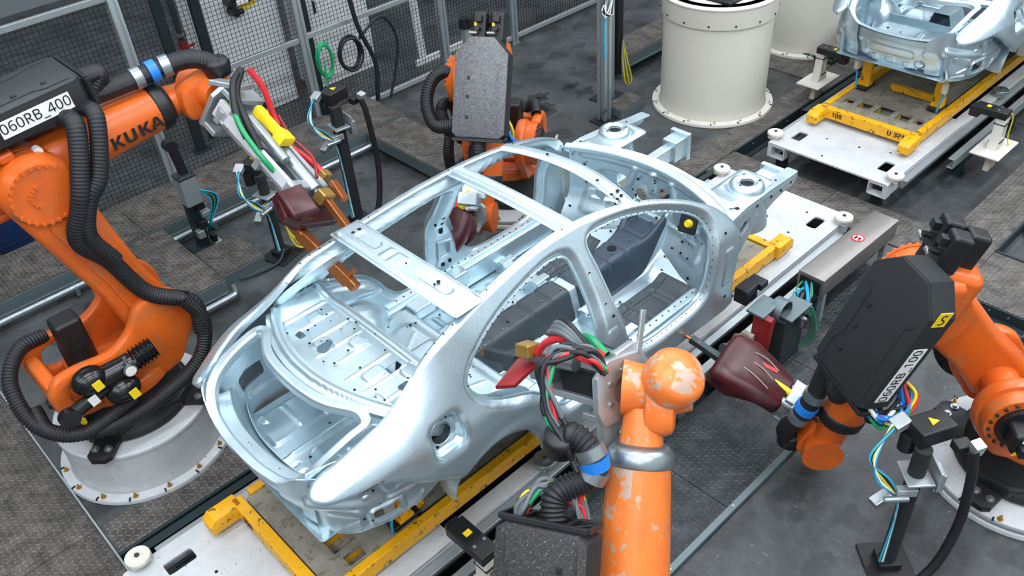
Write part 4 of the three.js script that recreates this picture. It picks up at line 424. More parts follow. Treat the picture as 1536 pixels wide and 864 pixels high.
  for (const y of [0.3, 0.5, 0.75]) add('lifting_eye', cyl(0.028, 0.026, 0.018, [0.09, L2 * y, 0.215], 'z', 14), OM, F2, la); add('hub_cap', [cyl(0.05, 0.045, 0.03, [0, 0, 0.27], 'z', 14)], M.black, F2, la);
  // forearm with drive motors, wrist
  const R0 = 0.185, xe = L3 - 0.36;
  const fa = add('forearm', [cyl(0.24, 0.24, 0.26, [0, 0, -0.09], 'z', 36), box(0.5, 0.34, 0.3, [-0.1, 0.0, -0.1], null, 0.06), lathe([[0.001, -0.3], [0.16, -0.3], [0.19, -0.24], [R0 + 0.01, 0.1], [R0, 0.3], [R0 * 0.84, xe - 0.02], [R0 * 0.8, xe], [0.001, xe]], [0, 0.02, -0.1], 'x', 36), box(0.1, 0.06, 0.1, [-0.06, 0.25, 0.08], null, 0.02), ext([[0, 0], [0.12, 0.02], [0.16, 0.1], [0.1, 0.12], [0, 0.08]], 0.06, 0.012).translate(-0.2, 0.18, 0.03)], OM, F3);
  add('hub_bolts', [boltRing(0.215, 24, 0.045, 0, 2 * PI, 0.01)].flat(), M.darkSteel, F3, fa).userData.kind = 'stuff';
  add('stop_buffer', [cyl(0.028, 0.028, 0.05, [0.12, 0.2, 0.09], 'z', 12)], M.sticker, F3, fa, 'white rubber stop');
  if (!o.bare) add('forearm_text', text('KUKA', 0.085, font, 0.004, 1.25).translate(0.73, -0.0, R0 * 0.93 - 0.1), M.ink, F3, fa);
  if (!o.noText) add('forearm_text', text('KUKA', 0.085, font, 0.004, 1.25).rotateY(PI).translate(0.5, 0.0, -R0 * 0.93 - 0.1), M.ink, F3, fa);
  add('wrist_collar', [lathe([[0.001, -0.05], [R0 * 0.8, -0.05], [R0 * 0.9, -0.03], [R0 * 0.9, 0.03], [R0 * 0.72, 0.07], [0.001, 0.07]], [xe + 0.02, 0.02, -0.1], 'x', 30)], o.wornCollar ? M.steel : M.black, F3, fa);
  for (const [y, z] of [[0.11, -0.02], [0.11, -0.18], [-0.02, -0.1]]) { const m = add('drive_motor', [box(0.26, 0.13, 0.13, [-0.44, y, z], null, 0.025), cyl(0.075, 0.075, 0.08, [-0.3, y, z], 'x', 16), box(0.06, 0.05, 0.06, [-0.5, y + 0.085, z], null, 0.01), cyl(0.02, 0.02, 0.06, [-0.42, y + 0.09, z], 'y', 10)], M.black, F3); add('motor_warning', box(0.03, 0.003, 0.025, [-0.46, y + 0.067, z + 0.03], null, 0), M.label, F3, m); add('plug', [cyl(0.016, 0.016, 0.07, [-0.38, y + 0.1, z + 0.04], 'z', 10)], M.steel, F3, m); }
  const wr = add('wrist', [rod([-0.32, 0.02, -0.1], [-0.1, 0.0, -0.1], 0.115, 0.095, 24), ext([[-0.2, -0.12], [0.02, -0.15], [0.15, -0.1], [0.17, 0.03], [0.12, 0.13], [0.0, 0.15], [-0.2, 0.1]], 0.16, 0.045, [], true).translate(0, 0, -0.02), cyl(0.13, 0.1, 0.1, [0.01, 0, 0.09], 'z', 28), cyl(0.14, 0.12, 0.12, [0, 0, -0.15], 'z', 28)], o.wm || OM, F5);
  if (o.ball) add('wrist_drum', [lathe([[0.001, -0.14], [0.1, -0.14], [0.135, -0.1], [0.14, -0.02], [0.15, 0.0], [0.15, 0.08], [0.12, 0.13], [0.04, 0.15], [0.001, 0.15]], [0.05, 0.06, 0.02], [0.5, 0, -0.5], 34)], o.wm || OM, F5, wr);
  // dress-pack cabinet on the forearm
  if (!o.noCab) {
    const c = o.cab || {}; const FC = mul(F3, TR(c.x ?? -0.2, c.y ?? 0.44, c.z ?? -0.1), RX(c.roll || 0), new THREE.Matrix4().makeScale(c.k || 1, c.k || 1, c.k || 1));
    const out = [[-0.52, -0.12], [-0.36, -0.27], [0.42, -0.27], [0.46, -0.22], [0.46, 0.22], [0.42, 0.27], [-0.36, 0.27], [-0.52, 0.12]];
    const cb2 = add('valve_cabinet', [ext(out, 0.2, 0.015).rotateX(-PI / 2)], o.cabM || M.blackMatt, FC);
    add('cabinet_lid', [ext(out.map(([x, z]) => [x * 0.985, z * 0.985]), 0.016, 0.005).rotateX(-PI / 2).translate(0, 0.105, 0)], o.lidM || M.cover, FC, cb2); for (const s of [-1, 1]) add('lid_rib', [bar([-0.2, 0.115, s * 0.17], [0.16, 0.115, s * 0.17], 0.012, 0.008), bar([-0.2, 0.115, s * 0.17], [-0.24, 0.115, s * 0.21], 0.012, 0.008), bar([0.16, 0.115, s * 0.17], [0.24, 0.115, s * 0.21], 0.012, 0.008), bar([0.24, 0.115, s * 0.21], [0.4, 0.115, s * 0.21], 0.012, 0.008)], o.lidM || M.cover, FC, cb2); for (const x of [-0.12, 0.06, 0.26]) add('lid_latch', box(0.035, 0.02, 0.03, [x, 0.112, 0.12], null, 0.004), M.black, FC, cb2);
    // ribbed end frame towards the wrist
    const fr = add('end_frame', [bar([0.48, 0.09, -0.26], [0.48, 0.09, 0.26], 0.03, 0.03), bar([0.48, -0.09, -0.26], [0.48, -0.09, 0.26], 0.03, 0.03), ...[-0.26, -0.13, 0, 0.13, 0.26].map(z => bar([0.48, -0.09, z], [0.48, 0.09, z], 0.022, 0.03)), ...[-0.26, -0.13, 0, 0.13].map((z, i) => bar([0.48, i % 2 ? 0.09 : -0.09, z], [0.48, i % 2 ? -0.09 : 0.09, z + 0.13], 0.012, 0.014)), box(0.012, 0.18, 0.5, [0.463, 0, 0], null, 0)], M.black, FC, cb2);
    if (o.sign) { const s = o.signSide || 1; const sg = add('name_plate', box(0.47, 0.11, 0.004, [o.signX ?? 0.08, 0.01, s * 0.272], null, 0), M.sticker, FC, cb2, 'white name plate'); const g = text(o.sign, 0.068, fontR, 0.002); if (s < 0) g.rotateY(PI); add('name_text', g.translate(o.signX ?? 0.08, 0.01, s * 0.2745 - (s < 0 ? 0 : 0)), M.ink, FC, cb2); }
    if (o.sTag) { const g = text('S', 0.075, fontR, 0.002).rotateZ(-PI / 2).rotateY(PI); add('letter_tag', box(0.11, 0.1, 0.004, [-0.36, 0.02, -0.272], null, 0), M.label, FC, cb2, 'yellow tag'); add('tag_text', g.translate(-0.36, 0.02, -0.2745), M.ink, FC, cb2); }
    // hoses: along the forearm to the gun, and back down to the base
    const hz = c.hz ?? 0.0;
    const hp = [[0.46, 0, 0.02], [0.62, -0.02, 0.02]].map(p => fp(FC, p)).concat((o.hosePts ? o.hosePts(L3) : [[0.62, 0.3, hz - 0.08], [L3 - 0.45, 0.27, hz - 0.08], [L3 - 0.2, 0.27, hz - 0.06], [L3 - 0.02, 0.26, hz], [L3 + 0.1, 0.18, hz + 0.06]]).map(p => fp(F3, p)));
    const hs = add('dress_hose', [hose(hp, 0.066, 0.022, o.hosePts ? 0.12 : 0.035)], M.rubber); const c3 = new THREE.CatmullRomCurve3(hp.map(q => V(...q)), false, 'catmullrom', 0.5); for (const q of [0.52, 0.62, 0.7]) { const p = c3.getPointAt(q), d = c3.getTangentAt(q).multiplyScalar(0.03); add('hose_clamp', [rod(p.clone().sub(d).toArray(), p.clone().add(d).toArray(), 0.076, 0.076, 20)], q === 0.62 ? M.blue : M.steel, null, hs); }
    add('hose_end', [lathe([[0.03, -0.06], [0.09, -0.05], [0.095, 0.03], [0.08, 0.06], [0.03, 0.07]], o.hosePts ? hp[hp.length - 1] : fp(F3, [L3 + 0.1, 0.16, hz + 0.06]), 'y', 20)], M.black, null, hs);
    for (const [dz, r] of [[0.0, 0.055], [0.14, 0.05]]) { const H = [fp(FC, [0.24 + dz, -0.09, 0.2]), fp(FC, [0.26 + dz, -0.13, 0.36]), fp(F3, [0.2 + dz * 0.9, 0.0, 0.34]), fp(F2, [0.1 + dz * 0.5, L2 - 0.16, 0.34]), fp(F2, [-0.04 + dz * 0.5, L2 - 0.36, 0.3 + dz * 0.2]), fp(F2, [0.02 + dz * 0.2, L2 * 0.5, 0.27 + dz * 0.3])].concat(dz ? [] : [fp(F2, [0.06, L2 * 0.2, 0.29]), fp(F1, [0.56, 0.86, 0.42]), fp(F1, [0.55, 0.62, 0.46])]); if ((o.lower !== false || dz) && !o.noSupply) add('supply_hose', [hose(H, r + 0.006, 0.022, 0.045)], M.rubber); }
    if (o.lower !== false) { const g = fp(F2, [0.0, L2 - 0.42, 0.28]); add('hose_bracket', [cyl(0.08, 0.08, 0.06, g, 'y', 18)], M.black); }
    if (o.loop) { const l = o.loop; add('side_hose', [hose([fp(FC, [l.x0, 0, l.s * 0.27]), fp(FC, [l.x0, -0.05, l.s * 0.5]), fp(FC, [l.x0 - 0.25, -0.12, l.s * 0.62]), fp(FC, [l.x0 - 0.5, -0.2, l.s * 0.55]), fp(FC, [l.x0 - 0.55, -0.3, l.s * 0.3])], 0.06, 0.024, 0.1)], M.rubber); }
  }
  t.userData.frames = undefined; delete t.userData.frames;
  return { t, F1, F2, F3, F5, L3, L2, world: p => [p[0] + o.x, p[1] + o.y, p[2] + o.z] };
}
pedestal('round white pedestal with rusty flange beside the car\'s trunk', -1.27, -1.97, 0.585, 0.44, 0.665);
const rb1 = robot({ label: 'orange robot 060RB_400 reaching over the rear of the car body', x: -1.27, y: 0.44, z: -1.97, yaw: 0, a3: [0.0, 1.96], a5: [1.3, 2.08], sign: '060RB_400', signX: 0.1, cab: { x: 0.11, y: 0.42, k: 0.95 } });
pedestal('low dusty white pedestal disc under robot 060RB_100', 2.98, 3.02, 0.6, 0.1, 0.66, { bolts: 18 });
const rb3 = robot({ label: 'orange robot 060RB_100 with black cabinet welding the car sill', x: 2.98, y: 0.1, z: 3.02, yaw: Math.atan2(0.766, -0.643), a3: [1.0, 1.47], a5: [1.42, 0.17], sign: '060RB_100', signSide: -1, signX: 0.12, sTag: true, lidM: M.blackMatt, lower: false, noText: true, cab: { x: 0.1, y: 0.26, z: -0.34, roll: -0.45, hz: -0.05, k: 0.95 } });
pedestal('low cream pedestal disc behind the car body\'s far side', 3.13, -2.35, 0.6, 0.1, 0.66, { mf: M.creamDark });
const rb4 = robot({ label: 'orange robot with grey shield-shaped cabinet behind the car body', x: 3.13, y: 0.1, z: -2.35, yaw: Math.atan2(-0.54, -0.84), a3: [0.8, 1.62], a5: [1.4, 0.56], loop: { x0: 0.35, s: 1 }, lidM: M.lidGrey, lower: false, cab: { x: 0.12, y: 0.38, z: -0.14, k: 0.86 } });
const rb2 = robot({ label: 'worn orange robot arm with speckled cabinet working in the rear door opening', x: -0.93, y: 0.5, z: 2.745, yaw: 0.62, a3: [0.75, 0.5], a5: [1.54, 1.45], om: M.worn, wm: M.worn, ball: true, bare: true, wornCollar: true, noText: true, lidM: M.speck, noSupply: true, hosePts: L => [[L - 0.42, 0.2, -0.32], [L - 0.3, 0.24, -0.33], [L - 0.23, 0.24, -0.42], [L - 0.27, 0.2, -0.48]], cab: { x: 0.16, y: 0.26, z: -0.5, hz: -0.34, roll: -0.3, k: 0.9 }, lower: false });

pedestal('round white pedestal under the worn robot arm', -0.93, 2.745, 0.585, 0.5, 0.665);
// ---------------------------------------------------------------- spot-welding guns (x runs from the robot flange to the electrodes)
function gunRoot(label, A, B, up) { const t = thing('welding_gun', label, 'welding gun', A); const x = V(...B).sub(V(...A)), L = x.length(); x.normalize(); const z = x.clone().cross(V(...up)).normalize(), y = z.clone().cross(x); t.quaternion.setFromRotationMatrix(new THREE.Matrix4().makeBasis(x, y, z)); return [t, L]; }
const cloth = (prof, sy, sz, p, wr = 0.06) => { const g = lathe(prof.map(([r, h]) => [r, h]), [0, 0, 0], 'x', 40); const a = g.attributes.position; for (let i = 0; i < a.count; i++) { const x = a.getX(i), y = a.getY(i), z = a.getZ(i), th = Math.atan2(z, y); const w = 1 + wr * (n16(x * 18 + 3, th * 2.1 + 8) - 0.5) * 2 + wr * 0.5 * Math.sin(th * 5 + x * 14); const sq = 1 / Math.pow(Math.pow(Math.abs(Math.cos(th)), 3) + Math.pow(Math.abs(Math.sin(th)), 3), 1 / 3); a.setXYZ(i, x, y * w * sy * sq, z * w * sz * sq); } const q = g.toNonIndexed ? g : g; q.computeVertexNormals(); q.translate(...p); return q; };
function flange(t, m = M.alu) { const f = part('mounting_plate', [ext([[-0.11, -0.13], [0.11, -0.13], [0.15, -0.06], [0.15, 0.08], [0.08, 0.14], [-0.1, 0.14], [-0.14, 0.06]], 0.04, 0.008, [circ(0, 0, 0.05)]).rotateY(PI / 2).translate(0.02, 0, 0), box(0.14, 0.03, 0.22, [0.09, 0.11, 0], null, 0.006), box(0.14, 0.03, 0.22, [0.09, -0.11, 0], null, 0.006)], m, t); for (let i = 0; i < 6; i++) { const a = i / 6 * 2 * PI; part('plate_bolt', cyl(0.012, 0.012, 0.02, [0.0, Math.cos(a) * 0.085, Math.sin(a) * 0.085], 'x', 8), M.steel, f); } return f; }
{ // gun of the robot at the trunk: open frame
  const [t, L] = gunRoot('open aluminium welding gun with yellow cylinder clamped on the car\'s roof rail', [0.06, 2.46, -1.82], [0.12, 1.83, -0.60], [0.55, 0.83, 0.3]);
  t.scale.set(1, 1.3, 1.35); flange(t);
  for (const s of [-1, 1]) part('side_rail', [box(L * 0.58, 0.06, 0.03, [L * 0.36, 0.02, s * 0.115], null, 0.004), box(0.12, 0.1, 0.03, [0.14, 0.03, s * 0.115], null, 0.004)], M.white, t);
  part('gun_frame', [box(L * 0.6, 0.03, 0.2, [L * 0.38, -0.03, 0]), box(0.05, 0.08, 0.27, [0.14, 0, 0]), box(0.05, 0.07, 0.27, [L * 0.42, -0.02, 0]), box(0.08, 0.1, 0.27, [L * 0.64, 0, 0], null, 0.012)], M.alu, t); part('top_bracket', box(0.22, 0.03, 0.1, [0.02, 0.14, 0.06], [0, 0.3, 0.4]), M.alu, t);
  part('transformer', [box(0.2, 0.1, 0.15, [0.26, -0.02, 0.0], null, 0.01)], M.grey, t); part('transformer_label', box(0.1, 0.003, 0.13, [0.24, 0.032, 0], null, 0), M.cyan, t);
  const c = part('weld_cylinder', [rod([L * 0.3, 0.05, -0.03], [L * 0.68, 0.03, -0.03], 0.042, 0.042, 18), rod([L * 0.66, 0.03, -0.03], [L * 0.86, 0.02, -0.03], 0.02, 0.02, 12), rod([L * 0.2, 0.08, 0.05], [L * 0.5, 0.07, 0.05], 0.028, 0.028, 14)], M.steel, t);
  part('cylinder_bracket', [ext([[0, -0.02], [0.06, -0.028], [0.1, -0.014], [0.22, -0.014], [0.26, -0.045], [0.34, -0.045], [0.34, 0.045], [0.26, 0.045], [0.22, 0.014], [0.1, 0.014], [0.06, 0.028], [0, 0.02]], 0.06, 0.01).rotateX(-PI / 2).translate(0.24, 0.12, 0.0)], M.label, c, 'yellow bracket');
  part('shroud_pad', [ext([[-0.13, -0.16], [0.06, -0.2], [0.13, -0.14], [0.13, 0.16], [0.05, 0.2], [-0.13, 0.14]], 0.07, 0.025, [], false, 3).rotateX(-PI / 2).rotateZ(-0.12).translate(L * 0.72, -0.06, 0.02)], M.shroud, t); part('shroud_pad', [ext([[-0.12, -0.06], [0.1, -0.08], [0.13, 0.06], [-0.1, 0.08]], 0.05, 0.02, [], false, 3).rotateX(-1.1).translate(L * 0.74, 0.03, 0.17)], M.shroud, t);
  const a1 = part('electrode_arm', [bar([L * 0.68, 0.09, -0.12], [L * 0.8, 0.08, -0.1], 0.05, 0.03), bar([L * 0.74, 0.05, -0.02], [L * 1.0, 0.02, -0.02], 0.045, 0.035)], M.copper, t); part('arm_joint', [box(0.08, 0.07, 0.09, [L * 0.74, 0.05, -0.02], null, 0.008)], M.brass, a1);
  const a2 = part('electrode_arm', [bar([L * 0.7, -0.1, 0.1], [L * 0.82, -0.14, 0.08], 0.06, 0.04), bar([L * 0.8, -0.14, 0.08], [L * 1.15, -0.13, 0.06], 0.055, 0.06)], M.copper, t); part('electrode_cap', [box(0.07, 0.05, 0.05, [L * 1.17, -0.125, 0.06], null, 0.008), cyl(0.018, 0.012, 0.06, [L * 1.13, -0.08, 0.06], 'y', 12)], M.copper, a2);
  part('brass_block', box(0.06, 0.06, 0.06, [L * 0.6, 0.05, -0.16]), M.brass, t);
  part('air_hose', tube([[0.04, 0.26, 0.02], [0.14, 0.2, -0.06], [0.24, 0.1, -0.13], [0.32, 0.06, -0.15]], 0.018), M.redBright, t); part('air_hose', tube([[0.34, 0.0, -0.16], [0.5, 0.02, -0.17], [0.7, 0.05, -0.17], [L * 0.58, 0.05, -0.17]], 0.018), M.redBright, t); part('air_hose', tube([[0.3, 0.12, -0.12], [0.5, 0.1, -0.1], [0.7, 0.1, -0.12], [0.85, 0.06, -0.08]], 0.009), M.red, t);
  part('cable', tube([[0.06, 0.2, 0.1], [0.2, 0.14, 0.16], [0.4, 0.1, 0.2], [0.62, 0.06, 0.18], [0.72, 0.02, 0.12]], 0.014), M.green, t); part('cable', tube([[0.04, 0.24, 0.06], [0.16, 0.16, 0.12], [0.36, 0.12, 0.15], [0.55, 0.05, 0.13]], 0.02), M.rubber, t); part('cable', tube([[0.02, 0.24, 0.05], [0.12, 0.2, 0.14], [0.3, 0.12, 0.18], [0.44, 0.06, 0.16]], 0.02), M.rubber, t);
}
{ // gun of the worn robot: reaches into the rear door opening
  const [t, L] = gunRoot('grey welding gun with red, green and black cables in the rear door opening', [0.2, 1.93, 1.68], [0.14, 1.62, 0.72], [0.3, 0.9, -0.1]);
  t.scale.set(1, 1.25, 1.25); flange(t); part('mounting_bracket', [ext([[-0.1, -0.2], [0.08, -0.24], [0.14, -0.12], [0.12, 0.16], [0.02, 0.22], [-0.12, 0.14]], 0.05, 0.008, [circ(0, -0.16, 0.025), circ(0.05, 0.1, 0.03)]).rotateY(PI / 2).rotateX(0.3).translate(0.05, -0.04, 0.06), bar([0.02, 0.12, 0.12], [0.02, 0.3, 0.16], 0.03, 0.015)], M.alu, t);
  part('transformer', [box(0.26, 0.12, 0.2, [0.24, 0.0, 0.05], null, 0.012)], M.black, t); for (const [x, m] of [[0.16, M.sticker], [0.21, M.sticker], [0.26, M.grey], [0.31, M.blue]]) part('transformer_module', box(0.035, 0.03, 0.15, [x, 0.07, 0.05], null, 0.004), m, t); part('warning_sign', ext([[-0.03, -0.025], [0.03, -0.025], [0, 0.03]], 0.004, 0).rotateX(-PI / 2).translate(0.14, 0.092, 0.12), M.label, t);
  part('gun_frame', [box(0.34, 0.03, 0.03, [0.26, -0.06, 0.16]), box(0.34, 0.03, 0.03, [0.26, -0.06, -0.06]), box(0.05, 0.12, 0.24, [0.43, -0.02, 0.04])], M.alu, t);
  part('weld_cylinder', [rod([0.4, 0.04, -0.04], [0.62, 0.03, -0.04], 0.06, 0.055, 20), box(0.16, 0.13, 0.13, [0.46, 0.05, -0.05], null, 0.015), rod([0.6, 0.03, -0.04], [L * 0.8, 0.02, -0.04], 0.025, 0.02, 12), rod([0.2, 0.1, -0.1], [0.42, 0.09, -0.1], 0.03, 0.03, 14)], M.steel, t); part('cylinder_cap', box(0.1, 0.03, 0.04, [0.34, 0.09, -0.0], null, 0.006), M.label, t, 'yellow cap');
  part('shroud_plate', [ext([[0, -0.1], [0.1, -0.14], [0.16, 0.05], [0.02, 0.14]], 0.02, 0.005).rotateX(1.2).translate(0.46, 0.04, -0.16)], M.red, t); part('shroud_plate', [ext([[0, -0.1], [0.26, -0.08], [0.28, 0.06], [0, 0.1]], 0.02, 0.005).rotateX(-1.0).translate(0.42, -0.08, 0.2)], M.red, t);
  part('copper_shunt', [cloth([[0.02, 0], [0.055, 0.03], [0.06, 0.12], [0.055, 0.24], [0.02, 0.28]], 0.7, 1.2, [0.4, -0.12, 0.14], 0.1)], M.copper, t);
  const e = part('electrode_arm', [bar([0.56, 0.02, -0.04], [L * 0.97, 0.02, -0.04], 0.045, 0.05), box(0.1, 0.09, 0.1, [0.74, 0.02, -0.04], null, 0.012)], M.darkSteel, t); part('electrode_cap', rod([L * 0.94, 0.02, -0.04], [L * 1.02, 0.02, -0.04], 0.02, 0.012, 12), M.copper, e); part('brass_block', box(0.1, 0.06, 0.08, [0.5, 0.13, -0.14], null, 0.008), M.brass, t);
  const cab = (pts, r, m) => part('cable', tube(pts, r), m, t);
  for (let i = 0; i < 4; i++) cab([[0.08, 0.14 + i * 0.01, -0.1], [0.2, 0.24 + i * 0.012, -0.16 + i * 0.01], [0.36, 0.22 + i * 0.014, -0.12 + i * 0.02], [0.44, 0.14, 0.02 + i * 0.02], [0.4, 0.06, 0.2 + i * 0.02], [0.26, -0.06, 0.36 + i * 0.012], [0.12, -0.2, 0.42 + i * 0.01]], 0.013, i === 3 ? M.rubber : M.greyCable);
  cab([[0.44, 0.12, -0.13], [0.36, 0.18, -0.14], [0.22, 0.22, -0.14], [0.12, 0.18, -0.1], [0.08, 0.14, -0.04]], 0.018, M.redBright); cab([[0.4, 0.13, -0.02], [0.4, 0.13, 0.06], [0.36, 0.04, 0.2], [0.22, -0.08, 0.36], [0.1, -0.2, 0.4]], 0.018, M.redBright); cab([[0.1, 0.13, 0.0], [0.2, 0.18, 0.0], [0.32, 0.16, 0.06], [0.34, 0.06, 0.2], [0.28, 0.0, 0.27]], 0.02, M.green); cab([[0.14, 0.12, 0.02], [0.26, 0.16, 0.06], [0.31, 0.04, 0.22], [0.2, -0.1, 0.36]], 0.014, M.greyCable);
  part('connector', [rod([0.12, -0.18, 0.4], [0.05, -0.26, 0.44], 0.045, 0.035, 12)], M.rubber, t); for (let i = 0; i < 3; i++) part('pipe_fitting', [rod([0.13 + i * 0.02, -0.2, 0.44 + i * 0.02], [0.22 + i * 0.015, -0.2, 0.47 + i * 0.03], 0.022, 0.018, 8)], M.steel, t);
}
{ // gun of the right-hand robot: fully covered
  const [t, L] = gunRoot('welding gun wrapped in a dark red cover at the car sill', [2.06, 0.42, 1.80], [1.86, 0.74, 0.92], [0, 1, 0.2]);
  flange(t); part('gun_cover', cloth([[0.1, 0], [0.135, 0.02], [0.165, 0.16], [0.2, 0.36], [0.2, 0.5], [0.17, 0.54], [0.04, 0.54]], 0.66, 1.2, [0.16, 0.02, 0.0], 0.09), M.shroud, t); for (let i = 0; i < 3; i++) part('cover_strap', tube([[0.3, 0.125, -0.12 + i * 0.1], [0.42, 0.145, -0.1 + i * 0.1], [0.56, 0.14, -0.08 + i * 0.08]], 0.003, 14, 5), M.creamDark, t); part('cover_strip', [box(0.2, 0.01, 0.03, [0.4, 0.128, 0.05], [0, 0.2, 0.1]), box(0.12, 0.01, 0.03, [0.27, 0.1, 0.09], [0, 0.2, 0.25])], M.redBright, t);
  part('gun_tail', [box(0.14, 0.12, 0.16, [0.16, 0.02, -0.03], null, 0.012), rod([0.05, 0.06, -0.09], [0.3, 0.07, -0.09], 0.03, 0.03, 14), rod([0.05, 0.07, 0.06], [0.26, 0.08, 0.06], 0.02, 0.02, 12)], M.alu, t); part('weld_cylinder', rod([0.12, 0.09, -0.01], [0.32, 0.1, -0.01], 0.026, 0.026, 14), M.label, t, 'yellow cylinder'); part('plug_block', box(0.06, 0.1, 0.15, [0.06, 0.05, -0.02], null, 0.008), M.cyan, t);
  for (let i = 0; i < 3; i++) part('cable', tube([[0.04, 0.08, -0.06 + i * 0.04], [-0.1, 0.1, -0.1 + i * 0.04], [-0.2, -0.0, -0.12 + i * 0.03], [-0.14, -0.14, -0.1 + i * 0.03], [0.02, -0.16, -0.05 + i * 0.03]], 0.014), M.rubber, t);
  const e = part('electrode_arm', [bar([0.6, 0.03, -0.05], [L * 0.98, 0.05, -0.05], 0.05, 0.05), bar([0.6, -0.06, 0.05], [L * 0.98, -0.05, 0.03], 0.05, 0.045)], M.darkSteel, t); part('electrode_cap', [rod([L * 0.9, 0.05, -0.05], [L * 1.02, 0.03, -0.04], 0.025, 0.012, 12), rod([L * 0.9, -0.05, 0.03], [L * 1.02, -0.03, 0.02], 0.025, 0.012, 12), box(0.08, 0.06, 0.07, [0.66, 0.03, -0.05])], M.copper, e);
}
{ // gun of the robot behind the car
  const [t, L] = gunRoot('welding gun in a dark red cover behind the car\'s far door opening', [1.86, 0.78, -1.5], [1.05, 0.92, -0.98], [0, 1, 0]);
  flange(t); part('wrist_plate', [cyl(0.11, 0.11, 0.03, [0.05, 0.14, 0.06], 'y', 22), box(0.3, 0.04, 0.1, [0.12, 0.1, 0.02])], M.alu, t); part('gun_cover', cloth([[0.06, 0], [0.13, 0.05], [0.16, 0.2], [0.13, 0.34], [0.06, 0.4]], 0.7, 1, [0.2, 0.02, 0]), M.shroud, t); part('gun_cover', cloth([[0.07, 0], [0.11, 0.05], [0.15, 0.2], [0.12, 0.36], [0.05, 0.5], [0.02, 0.52]], 0.6, 1.1, [0, 0, 0]).rotateZ(-0.95).rotateY(-0.75).translate(L * 0.82, 0.42, -0.2), M.shroud, t);
  part('gun_tail', [box(0.16, 0.1, 0.16, [L * 0.79, 0.5, -0.24], [0, 0, 0.5], 0.01), box(0.05, 0.13, 0.2, [L * 0.74, 0.56, -0.27], [0, 0, 0.5], 0.008)], M.alu, t); part('weld_cylinder', rod([L * 0.77, 0.56, -0.25], [L * 0.84, 0.44, -0.18], 0.03, 0.03, 12), M.label, t, 'yellow cylinder'); part('air_hose', tube([[0.1, 0.12, 0.08], [0.2, 0.2, 0.06], [0.34, 0.16, 0.02]], 0.016), M.redBright, t); part('cable', tube([[0.06, 0.0, 0.12], [0.16, -0.1, 0.18], [0.24, -0.16, 0.16]], 0.02), M.green, t);
  part('electrode_arm', [bar([0.5, 0.05, 0], [L * 0.98, 0.0, 0.02], 0.05, 0.05)], M.darkSteel, t);
}
// cable bundles that hang from the cabinets of two robots
function bundle(label, pts, n, spread, r, mats) { const t = thing('cable_bundle', label, 'cables', pts[0]); const o = V(...pts[0]); for (let i = 0; i < n; i++) { const j = pts.map((p, k) => [p[0] - o.x + rr(-spread, spread) * (k && k < pts.length - 1 ? 1 : 0.5), p[1] - o.y + rr(-spread, spread) * (k && k < pts.length - 1 ? 1 : 0.5), p[2] - o.z + rr(-spread, spread) * (k && k < pts.length - 1 ? 1 : 0.5)]); part('cable', tube(j, r * rr(0.8, 1.2), 40, 7), mats[i % mats.length], t); } return t; }
// ---------------------------------------------------------------- second car and carrier
const car2 = car1.clone(); car2.name = numbered('car_body_shell'); car2.position.x += 7.56; car2.userData = { label: 'bare silver car body shell whose tail overhangs the yellow-posted carrier', category: 'car body' }; scene.add(car2);
const skid2 = skid1.clone(); skid2.name = numbered('transport_carrier'); skid2.position.x += 7.42; skid2.userData = { label: 'white and yellow transport carrier marked 108 with its deck end exposed', category: 'carrier' }; scene.add(skid2);
// tall white pillars
function pillar(label, x, z, r, h) { const t = pedestal(label, x, z, r, h, r + 0.09, { m: M.cream, mf: M.cream, bolts: 14, boltM: M.creamDark }); t.name = t.name.replace('robot_pedestal', 'tall_pedestal'); part('collar', [lathe([[r - 0.002, h - 0.26], [r + 0.02, h - 0.25], [r + 0.02, h - 0.04], [r + 0.035, h - 0.03], [r + 0.035, h], [r - 0.1, h], [r - 0.1, h - 0.05], [0.001, h - 0.05]], [0, 0, 0], 'y', 64)], M.cream, t); for (let i = 0; i < 14; i++) { const a = i / 14 * 2 * PI; part('collar_screw', cyl(0.012, 0.012, 0.012, [Math.cos(a) * (r + 0.022), h - 0.21, Math.sin(a) * (r + 0.022)], [0, 0, PI / 2], 8).rotateY(0), M.darkSteel, t); } const b = part('robot_base', [lathe([[0.001, h + 0.3], [0.3, h + 0.3], [0.36, h + 0.02], [0.36, h - 0.05]], [0, 0, 0], 'y', 30), box(0.86, 0.08, 0.86, [0, h, 0], null, 0.02)], M.black, t); part('base_plate', box(0.7, 0.03, 0.7, [0, h - 0.035, 0]), M.grey, t); return t; }
pillar('tall white pillar pedestal beside the grey step and cable column', 6.25, -2.02, 0.64, 1.42);
pillar('tall white pillar pedestal beside the second car body\'s trunk', 8.55, -2.15, 0.64, 1.42);
pedestal('low pedestal disc in the cut-out of the right-hand plates', 6.1, 2.5, 0.6, 0.08, 0.66, { m: M.grey, mf: M.grey });
// walkways by the fence
walkway('long tread-plate walkway along the wire fence', -3.4, 3.3, -5.2, -4.42, 0.22);
walkway('tread-plate spur of the walkway behind robot 060RB_400', -0.62, 0.1, -4.37, -3.1, 0.22);
walkway('tread-plate step spur near the shield-cabinet robot', 2.72, 3.26, -4.37, -3.0, 0.22);
walkway('short dirty step beside the walkway spur', 0.16, 0.62, -3.85, -3.3, 0.12);
walkway('long low step beside the tall white pillar', 5.16, 5.6, -2.82, -2.55, 0.12);
walkway('upper step behind the tall white pillar', 6.0, 7.4, -3.7, -3.25, 0.3);
